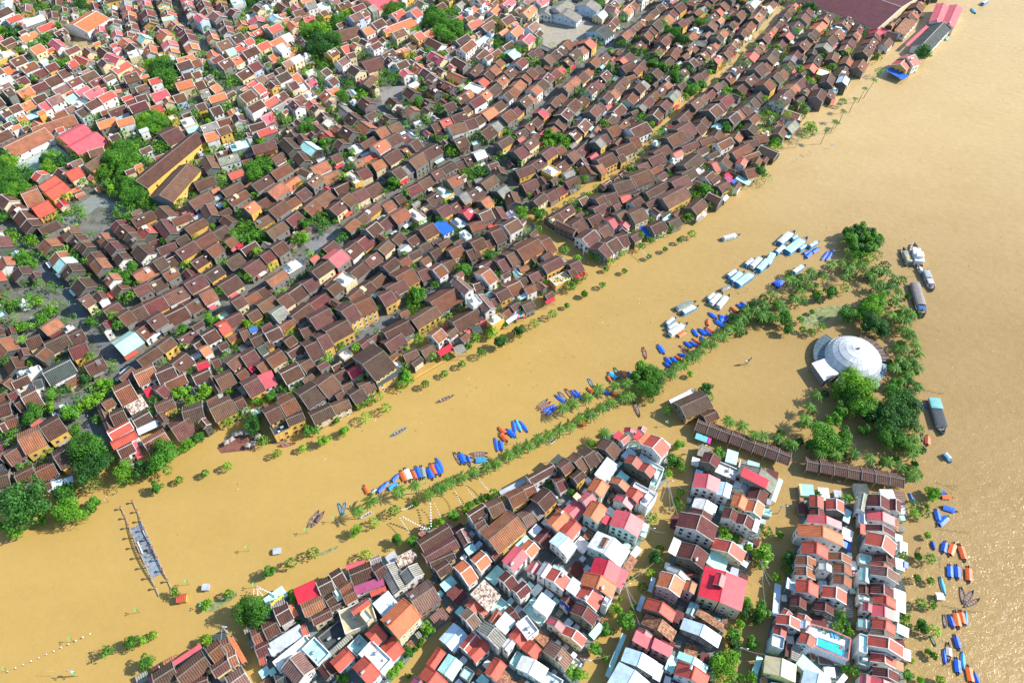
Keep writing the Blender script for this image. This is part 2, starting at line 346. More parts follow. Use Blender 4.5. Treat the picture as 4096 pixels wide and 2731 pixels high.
def acunit(mb,x,y,z): mb.box(x-.45,x+.45,y-.25,y+.25,z,z+.75,M_PLAIN,(.75,.75,.72)); mb.box(x-.3,x+.3,y-.28,y+.28,z+.1,z+.65,M_PLAIN,(.3,.3,.3))
NH=[0]
def geom(A,B,C):
    a,b,c=A,B,C; u=b-a; L=u.length; u=u.normalized(); perp=Vector((-u.y,u.x,0)); v=c-b; W=v.dot(perp); side=1 if W>0 else -1; W=abs(W)
    ctr=(a+b)/2+perp*side*W/2
    return ctr,math.atan2(u.y,u.x),L,W,side
def house(A,B,C,h,rc,wc,kind='g',near=True,name=None,phrase=None):
    ctr,th,L,W,side=geom(A,B,C)
    L=max(L,2.2)*1.045; W=max(W,1.6)*1.045; NH[0]+=1
    h=h+RU(-.12,.12)
    root=empty(name or ('shed' if kind=='s' else 'house'),(ctr.x,ctr.y,0),th)
    rcol=rcolor(rc,.12 if rc in 'bkhp' else .06); wcol=jit(WC[wc],.05); mat=rmat(rc)
    old=rc in 'bhkpgd'; tcol=jit((.25,.215,.18) if (old and wc!='w') else ((.5,.48,.44) if old else (.74,.73,.70)),.08)
    FOOT.append((ctr.x,ctr.y,math.cos(th),math.sin(th),L/2,W/2,h,root))
    occ_rect(ctr.x,ctr.y,th,L,W,1)
    mb=MB(); rb=MB(); tb=MB(); extra=None
    if kind=='g':
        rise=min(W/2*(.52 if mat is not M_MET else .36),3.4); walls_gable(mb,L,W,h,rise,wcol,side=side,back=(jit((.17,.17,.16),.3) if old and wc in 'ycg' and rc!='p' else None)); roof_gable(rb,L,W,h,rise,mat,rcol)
        if mat in (M_TILE,): trims(tb,L,W,h,rise,M_CONC,tcol)
        elif mat is M_PT: trims(tb,L,W,h,rise,M_CONC,jit(rcol,.1) if R()<.6 else tcol,w=.3)
        else: trims(tb,L,W,h,rise,M_PLAIN,tuple(x*.8 for x in rcol),w=.25,up=.06,ends=False)
        zt=h
    elif kind=='s':
        rise=min(.22*W,1.2); s=side; hi=-s
        e=[Vector((-L/2,hi*W/2,h+rise)),Vector((L/2,hi*W/2,h+rise)),Vector((L/2,-hi*W/2,h)),Vector((-L/2,-hi*W/2,h))]
        if hi>0: e=[e[3],e[2],e[1],e[0]]
        uvq=[(0,0),(L,0),(L,W),(0,W)]
        rb.hexa([p-Vector((0,0,.12)) for p in e]+e,mat,rcol,uvq)
        if h<4.2 or W<3.2:   # open shelter on posts
            for x in (-L/2+.3,L/2-.3):
                for y in (-W/2+.25,W/2-.25): mb.box(x-.09,x+.09,y-.09,y+.09,-1.5,h-.05+ (rise if y*hi>0 else 0)*.8,M_PLAIN,(.35,.33,.3))
        else:
            zl=lambda y:h-.14+rise*((y*hi)/(W)+.5)
            l=L/2-.3; w_=W/2-.3; a_,b_=zl(-w_),zl(w_)
            mb.face([(-l,-w_,-1.5),(l,-w_,-1.5),(l,-w_,a_),(-l,-w_,a_)],M_WALL,wcol); mb.face([(l,w_,-1.5),(-l,w_,-1.5),(-l,w_,b_),(l,w_,b_)],M_WALL,wcol)
            mb.face([(l,-w_,-1.5),(l,w_,-1.5),(l,w_,b_),(l,-w_,a_)],M_WALL,wcol); mb.face([(-l,w_,-1.5),(-l,-w_,-1.5),(-l,-w_,a_),(-l,w_,b_)],M_WALL,wcol)
        tb.bar((-L/2,hi*W/2,h+rise+.05),(L/2,hi*W/2,h+rise+.05),.22,.12,M_PLAIN,tuple(x*.75 for x in rcol)); zt=h
    else:  # flat roof terrace with parapet
        l,w_=L/2,W/2
        for (x0,x1,y0,y1) in ((-l,l,-w_,-w_+.22),(-l,l,w_-.22,w_),(-l,-l+.22,-w_+.22,w_-.22),(l-.22,l,-w_+.22,w_-.22)): mb.box(x0,x1,y0,y1,-1.5,h,M_WALL,wcol,False)
        rb.box(-l+.22,l-.22,-w_+.22,w_-.22,h-1.0,h-.75,M_CONC,rcol)
        for (x0,x1,y0,y1) in ((-l-.06,l+.06,-w_-.06,-w_+.28),(-l-.06,l+.06,w_-.28,w_+.06),(-l-.06,-l+.28,-w_+.28,w_-.28),(l-.28,l+.06,-w_+.28,w_-.28)): tb.box(x0,x1,y0,y1,h,h+.1,M_CONC,tcol)
        zt=h
        if L>5 and W>4 and near:
            ex=MB(); tank(ex,RU(-l*.5,l*.5),RU(-w_*.4,w_*.4),h-.75); ex.build('water_tank',root)
            ex=MB(); acunit(ex,RU(-l*.6,l*.6),-w_*.6,h-.75); ex.build('air_conditioner',root)
    if mb.f: mb.build('wall' if not (kind=='s' and (h<4.2 or W<3.2)) else 'post_frame',root)
    r_=rb.build('roof',root)
    if tb.f: tb.build('roof_edge' if kind!='f' else 'parapet',r_ if kind!='f' else root)
    if near and kind=='g' and rc in 'roqmkp' and L*W>45 and R()<.45:
        ex=MB(); tank(ex,(L/2-1.2)*random.choice((-1,1)),RU(-.2,.2)*W,h+rise*.75); ex.build('water_tank',root)
    if phrase is None:
        if kind=='s': phrase=RW[rc].replace('tiled','tile').replace(' roofed','')+' single slope shed roof' if h<4.2 or W<3.2 else RW[rc]+' lean-to building'
        elif kind=='f': phrase='flat %s terrace house with %s'%(RW[rc].split()[0] if rc not in 'n' else 'pale grey',WW[wc])
        else: phrase=RW[rc]+(' long' if L>2.2*W and L>12 else ' small' if L*W<45 else '')+' house with '+WW[wc]
    cat='shed' if kind=='s' and (h<4.2 or W<3.2) else 'house'
    if cat=='shed': root.name='shed'
    elif kind=='s': root.name='house'
    want(root,phrase,cat,'sheds and canopies between the houses' if cat=='shed' else 'houses of the flooded town',PJ(Vector((ctr.x,ctr.y,h))))
    root['_k']=kind; return root
def add_windows():
    cams=Vector((0,0,CAMH)); P2=[]
    for F in FOOT:
        cx,cy,c,s,l,w_,h,root=F
        if root is None or root['_k']=='s' and (h<4.2 or w_<1.6) or root.name.startswith('landmark'): continue
        st=random.choice('wwyg') ; cnt=0
        for (nx,ny,half,dist) in ((0,-1,l,w_),(0,1,l,w_),(1,0,w_,l),(-1,0,w_,l)):
            ins=.4 if root['_k']=='g' else (.3 if root['_k']=='s' else 0); d=dist-ins
            wn=Vector((nx*c-ny*s,nx*s+ny*c,0)); 
            if wn.dot(cams-Vector((cx,cy,h)))<=0.1*(cams-Vector((cx,cy,h))).length: continue
            n=max(1,int((half*2-1.2)/2.6)); n=min(n,4)
            levels=[z for z in (1.0,3.9,6.8) if z+.9<h]
            for z in levels[::-1]:
                for i in range(n):
                    if cnt>=9 or R()<.15: continue
                    q=(i+.5)/n*2-1; q*=(half-.8)
                    lx,ly=(q,ny*d) if nx==0 else (nx*d,q)
                    px,py=lx+nx*1.1,ly+ny*1.1; X,Y=cx+px*c-py*s,cy+px*s+py*c
                    hid=False
                    for G in FOOT:
                        if G is F: continue
                        ax,ay=X-G[0],Y-G[1]
                        if abs(ax)+abs(ay)>40: continue
                        if abs(ax*G[2]+ay*G[3])<G[4] and abs(-ax*G[3]+ay*G[2])<G[5] and G[6]>z+.6: hid=True;break
                    if hid: continue
                    o=link('window',window_mesh(st),root,(lx,ly,z)); o.rotation_euler=(0,0,math.atan2(ny,nx)-math.pi/2); cnt+=1
def parse(txt,cb,near=True):
    x0=y0=0;k=1
    for ln in txt.strip().splitlines():
        ln=ln.split('#')[0].strip()
        if not ln: continue
        if ln[0]=='@': x0,y0,k=[float(v) for v in ln[1:].split(',')]; continue
        for e in ln.split(';'):
            e=e.strip()
            if not e: continue
            cb(e.split(','),x0,y0,k)
HQ=[]
def hcb(t,x0,y0,k):
    v=[float(q) for q in t[:6]]; h=float(t[6]); rc=t[7]; wc=t[8] if len(t)>8 and t[8] else random.choice('gccwyg'); kd=t[9] if len(t)>9 else 'g'
    P=[U(x0+v[i]*k,y0+v[i+1]*k,h) for i in (0,2,4)]
    HQ.append((P,h,rc,wc,kd))
SOUTH='''
@784,2208,3.333
-26,143,6,118,14,141,6,b,c;-53,146,-29,131,-23,152,6,b,c;-10,153,14,144,20,163,5,b,c;-56,150,4,111,6,115,4,q,w,s
11,116,26,104,35,123,7,b,c;17,137,36,124,44,137,7,b,c;29,107,38,102,47,117,7,h,c;37,121,47,116,54,132,7,h,c;35,150,54,136,67,158,7,p,w;41,104,57,132,59,130,4,o,w,s
58,94,77,85,79,88,4,g,g,s;65,95,78,88,86,104,5,h,s;70,112,86,104,91,118,5,k,w;78,86,94,77,102,95,6,b,g;93,69,109,60,119,78,7,b,w;89,58,105,53,110,61,7,g,w,f;112,64,120,77,122,75,5,o,w,s;125,88,131,85,136,97,5,r,w;75,124,83,121,86,132,4,r,w
86,112,124,88,131,99,5,n,w,s;93,131,131,100,142,112,6,w,w,f;128,116,142,102,160,121,7,t,e,f;103,139,120,160,141,138,8,p,w;93,147,103,141,115,158,5,d,w,s;145,138,156,154,168,143,5,k,c;161,131,179,114,191,126,7,r,e
158,122,184,98,187,103,5,g,g,s;147,102,172,82,184,98,4,d,g,f;182,113,196,99,206,111,4,t,e,f;196,122,211,106,234,128,8,w,w,f;212,136,224,121,238,131,6,l,w,s;188,138,202,124,221,146,8,r,s;203,98,216,86,229,101,7,r,w;221,114,235,101,250,118,6,r,s
118,46,142,35,149,50,7,m,c,s;126,63,150,51,157,65,7,h,c;138,77,160,66,172,73,7,b,c;144,36,160,28,169,44,7,b,w;153,55,163,48,171,58,7,b,w;163,48,171,43,176,56,6,t,w,f;158,66,177,56,181,62,6,b,w
159,26,172,18,182,33,7,b,w;170,43,184,33,188,42,7,b,w;174,50,188,42,194,55,7,b,w;183,21,208,11,213,29,6,b,g;180,17,203,10,204,13,5,q,w,s;210,19,222,11,226,29,6,b,w;208,8,220,3,223,10,6,g,w,f
190,42,224,30,227,39,5,v,w,s;209,48,227,41,229,46,5,r,w,s;172,71,208,56,222,79,7,e,c,f;185,69,206,54,212,60,9,r,c;197,75,204,69,214,78,10,w,c,s;213,63,231,48,245,62,7,l,w,s;215,56,226,48,228,51,5,k,w,s
@1024,1820,5.8116
86,113,101,98.5,114,110.5,10,o,c
@1568,2208,3.333
-14,22,2,51,18,39,6,g,w;10,26,18,39,37,24,7,g,w;4,8,26,-3,29,9,4,x,w,s;44,9,72,-3,79,6,6,b,c;50,19,65,9,71,22,7,b,c
17,50,42,33,60,56,6,p,g;58,40,71,29,80,38,4,t,e,s;66,50,79,39,92,52,4,k,w,s;74,18,86,9,108,27,7,o,w;94,9,107,-2,120,11,8,o,w;116,4,124,-4,129,4,6,k,g
132,10,148,-8,164,4,9,q,w;161,22,168,10,179,15,7,q,w;95,52,111,35,130,52,8,x,w,s;127,31,137,22,154,34,9,k,w;144,45,157,34,170,43,9,k,w
87,64,95,55,109,64,6,r,w;103,71,109,65,117,70,6,r,w;81,75,91,66,109,82,10,p,w;102,94,111,83,138,102,10,g,w;131,113,140,102,149,108,10,w,w,f;116,82,125,68,132,73,6,r,w;134,70,142,64,156,77,6,k,c
124,88,136,73,149,82,7,l,w,s;118,68,130,54,143,64,5,t,w,f;149,86,162,76,179,91,9,w,w,f;157,69,165,60,186,79,3,t,e,f;169,66,180,50,197,60,7,l,w,s;173,26,183,11,193,17,9,n,w,s;183,31,192,18,215,31,9,r,w;208,45,217,31,231,38,8,n,w,s
202,57,208,50,220,58,6,k,w;200,61,205,56,218,64,5,u,w,s;214,72,221,60,248,75,9,k,c;185,85,190,77,209,89,7,q,w;203,98,209,88,234,103,7,r,c;170,103,178,93,190,103,4,z,w,s;181,119,191,106,218,127,8,p,c
140,100,149,90,164,103,7,r,w;155,115,164,104,182,117,7,r,c;57,104,74,85,92,99,5,l,w;81,113,96,95,107,104,7,r,w;90,120,107,104,120,114,7,r,w;41,133,54,114,66,119,4,r,g;55,141,68,122,87,131,5,t,w;32,149,42,136,69,152,6,r,w;21,158,28,149,44,158,6,v,w
81,148,88,137,99,144,4,t,g;111,144,123,126,138,135,6,r,w;126,156,136,143,154,152,4,z,w,s;149,139,157,123,187,140,7,w,e;141,133,150,119,157,124,5,t,e,f;180,158,188,143,207,150,4,l,e,f;206,146,219,127,228,133,3,w,w,f
@2352,2208,3.333
2,25,9,6,39,19,8,m,w;31,39,40,20,49,25,7,q,w,s;42,19,51,4,60,8,4,z,w,s;-10,39,-4,24,33,43,8,o,w;-16,53,-6,38,22,51,8,r,w;16,62,22,52,28,57,8,w,w,f;1,99,13,85,19,91,4,t,w,s
106,5,113,-12,146,-2,7,k,g;96,0,103,-17,112,-13,7,w,g,s;82,40,89,23,117,34,10,o,p;114,45,118,33,131,38,10,o,p;94,21,97,16,125,28,7,n,w;58,69,64,52,69,54,3,l,w,s;72,46,77,30,81,32,3,l,w,s
67,67,72,55,106,69,7,r,g;102,83,106,69,116,73,5,k,g,s;64,86,70,74,107,92,5,z,g;53,107,58,95,79,103,8,q,p,s;76,116,80,104,101,117,8,q,p,s;58,96,61,90,78,98,7,q,w,s;87,108,91,100,104,110,4,k,w,s
40,130,46,114,83,131,6,l,g;23,158,38,132,76,152,6,l,w;77,151,83,133,92,137,5,n,w,s;21,147,41,98,46,100,3,t,w,s;156.5,60,164,25,141,15.5,10,m,c,s;157.2,60.3,164.7,25.3,190,38,10,q,c,s;150,38,154,24,166,29,12,m,c
144,10,148,-1,170,5,4,t,w,s;171,7,173,3,193,12,4,l,w,s;142,14,145,9,184,27,5,t,w,s;129,76,133,68,165,82,5,z,g,s;117,73,123,59,134,64,5,t,w,s;111,92,116,79,162,94,6,l,g;107,127,110,119,144,136,6,t,w;104,146,109,131,145,149,8,r,s;92,140,98,123,108,128,5,t,w,s
196,145,203,124,210,126,3,t,w,s;221,75,224,38,232,39,3,l,w,s
@3136,2208,3.333
15,15,15,4,38,9,8,h,w;14,28,14,17,37,22,8,h,w;53,9,53,0,81,8,8,h,w;60,24,60,13,81,21,8,h,w;59,37,60,26,81,36,8,h,w;42,21,42,12,57,12,10,w,w,f;14,47,15,33,41,40,8,r,w;46,54,47,40,75,48,8,r,w;2,43,4,31,14,33,6,l,w,s
8,64,9,51,27,59,6,k,g;36,69,37,58,60,65,6,k,g;-6,76,0,67,10,74,6,r,w;15,79,17,73,33,80,6,r,w;-9,86,-8,74,19,84,8,r,w;19,91,20,80,31,84,7,l,w,s;-13,100,-11,86,4,88,7,r,s;17,107,21,95,39,102,9,r,s
1,124,3,109,9,111,6,k,w,s;8,128,10,111,21,114,6,g,w,s;14,135,22,124,66,137,5,t,w,s;-24,144,-22,124,14,138,6,e,t2;20,162,25,140,56,154,6,l,w;62,158,72,146,76,150,5,w,w,s;-2,117,0,103,-14,100,8,w,s,f
108,11,108,2,133,8,6,k,w;104,16,105,10,131,15,6,r,w;104,27,105,16,138,23,9,p,w;134,20,133,7,144,10,3,t,w,s;144,18,144,11,149,12,3,u,w,s;90,49,90,38,104,38,5,k,w,s;104,49,104,37,131,43,6,k,w;107,61,107,51,134,58,6,r,w
131,56,131,44,146,48,4,l,w,s;134,70,134,58,146,61,4,l,w,s;106,75,106,63,132,69,6,q,w;94,69,95,59,106,62,7,q,w;132,82,132,70,138,72,5,e,w,s;106,90,107,79,134,84,6,r,w;104,98,104,91,132,96,6,p,w;134,97,135,86,150,90,4,t,w,s
101,112,102,99,143,109,9,r,w;104,131,104,120,133,126,6,r,w;143,128,143,115,152,118,4,w,w,s;133,140,133,130,143,133,4,o,w,s;107,148,107,137,137,143,6,k,w;104,160,104,148,131,154,6,q,w;91,160,92,145,104,148,7,q,w
90,13,90,2,104,3,4,t,w,f;89,61,89,51,105,52,4,t,w,f;89,90,89,79,104,80,4,t,w,f;89,119,90,98,100,99,8,t,w,f;89,134,89,121,102,122,4,t,w,f;90,34,91,17,103,19,8,t,w,f
@3136,1685,5.838
57.5,58,57.5,50,72,54,8,k,w;72,61,72,53,80,56,7,k,w;50,60,52,49,57,50,8,g,w,f;57,67,57,61,75.5,65,6,q,w;75,74,76,66,79.5,66,4,z,w,s;56,75,56,70.5,75.5,76,6,k,w;52,77,52,70,56,71,6,r,w,s;55.5,84,58,75.5,78,81,8,r,w
79,90,79,82,84.5,83,3,n,w,s;76,82,76,77,81,77,3,t,w,s;51,70,51,61,57,61,5,l,w,f;17.5,58.5,17.5,50.5,27,54,6,r,g;29,60.5,29,53,41,57.5,6,r,g;17.5,64,17.5,60,28,60,5,k,g,s;40,68,42,60,46.5,61,4,t,w,s
16.5,69,16.5,64,39,69,8,q,w;9.7,78,10,70.5,40,77,9,o,w;12,90,12.5,82.5,30,87,8,r,w;39,80,40,73,47.5,76,4,w,w,s;39,86,40,80,47,82,3,u,w,s
@1568,1685,3.333
30,143,64,122,72,136,6,b,y;36,158,72,137,81,151,6,b,y;89,110,108,98,115,109,8,b,w;97,122,108,115,113,121,8,b,w;101,129,111,121,116,127,8,b,w;111,99,127,91,139,106,8,b,y;106,134,139,107,161,130,8,h,y;77,134,86,150,97,143,5,p,g;87,154,97,147,103,153,5,t,w,s
135,87,153,78,164,94,7,b,y;154,79,168,73,175,84,7,b,y;129,84,158,69,161,73,4,n,w,s;166,93,181,79,199,94,7,b,y;161,66,190,50,197,60,7,b,w;197,53,208,45,219,56,8,b,y;213,66,224,57,233,66,8,b,y;190,49,200,40,206,44,5,d,g,s
209,45,218,37,236,55,7,b,c;221,38,233,30,252,47,7,b,c;191,69,201,64,214,79,5,k,w;185,121,200,105,214,115,7,o,w;202,131,214,117,228,127,7,r,w;170,142,184,127,198,134,4,k,g;189,144,201,132,222,150,8,l,w
153,152,164,141,178,152,7,o,w;148,149,161,137,164,141,5,t,w,s;150,111,161,104,175,119,4,p,g;160,104,168,97,182,113,4,g,g,f;206,105,228,86,243,97,6,q,w;217,91,222,86,229,91,8,e,w,s
@2352,1685,3.333
65,28,76,16,100,30,10,r,w;60,24,70,14,75,17,10,o,w,s;36,22,45,15,53,20,8,r,w;43,12,44,8,59,7.5,5,m,w,s;59,10,60,7,70,10,5,m,w,s;30,19,37,12,43,15,5,m,w,s;54,20,60,12,65,15,6,m,w,s;10,31,19,21,37,38,6,b,g;-6,44,3,34,18,46,6,b,g
43,49,49,40,66,50,8,r,g;59,58,66,49,82,59,8,r,g;61,45,64,41,91,57,5,l,w,s;74,76,83,57,91,59,6,t,w,f;8,65,23,45,37,53,6,l,w,s;-1,82,8,68,26,77,8,o,w;26,73,31,66,51,76,8,o,c;44,89,51,79,69,88,8,r,w;62,98,73,84,82,90,8,w,w,f;54,79,57,74,82,89,7,w,w,f
30,95,35,87,56,98,7,q,w;-6,112,5,95,24,103,9,o,e;-12,93,0,83,11,93,8,q,w;26,124,34,106,66,122,9,q,e;16,121,21,112,29,115,8,m,e,s;37,108,43,101,53,107,6,k,w;63,137,67,122,73,125,3,t,w,s;0,150,12,132,51,153,8,w,e;13,149,19,139,29,143,9.5,z,e,s
135,48,140,37,160,44,8,k,c;152,60,157,48,181,57,5,w,g,f;126,78,129,62,158,71,9,q,w;154,87,158,72,173,77,9,l,w;178,66,185,51,228,68,6,g,g;183,67,187,57,217,69,10,m,g,s;220,94,229,69,234,71,3,t,w,s;173,80,177,71,195,79,5,n,w,f
191,91,196,78,216,88,7,k,g;171,100,176,87,192,94,8,o,c;187,107,192,93,212,102,8,o,e;125,102,129,91,155,101,5,w,w;121,109,123,104,151,116,5,k,w;160,115,164,103,181,110,8,k,w;176,122,181,110,200,118,8,k,w;197,131,201,117,207,119,8,w,w,s
106,126,112,109,155,127,8,k,w;148,153,153,140,190,154,6,r,c;98,128,102,112,109,114,3,k,w,s
'''  # huge salmon roof: its shaded and sunlit slopes are coloured crimson and rose
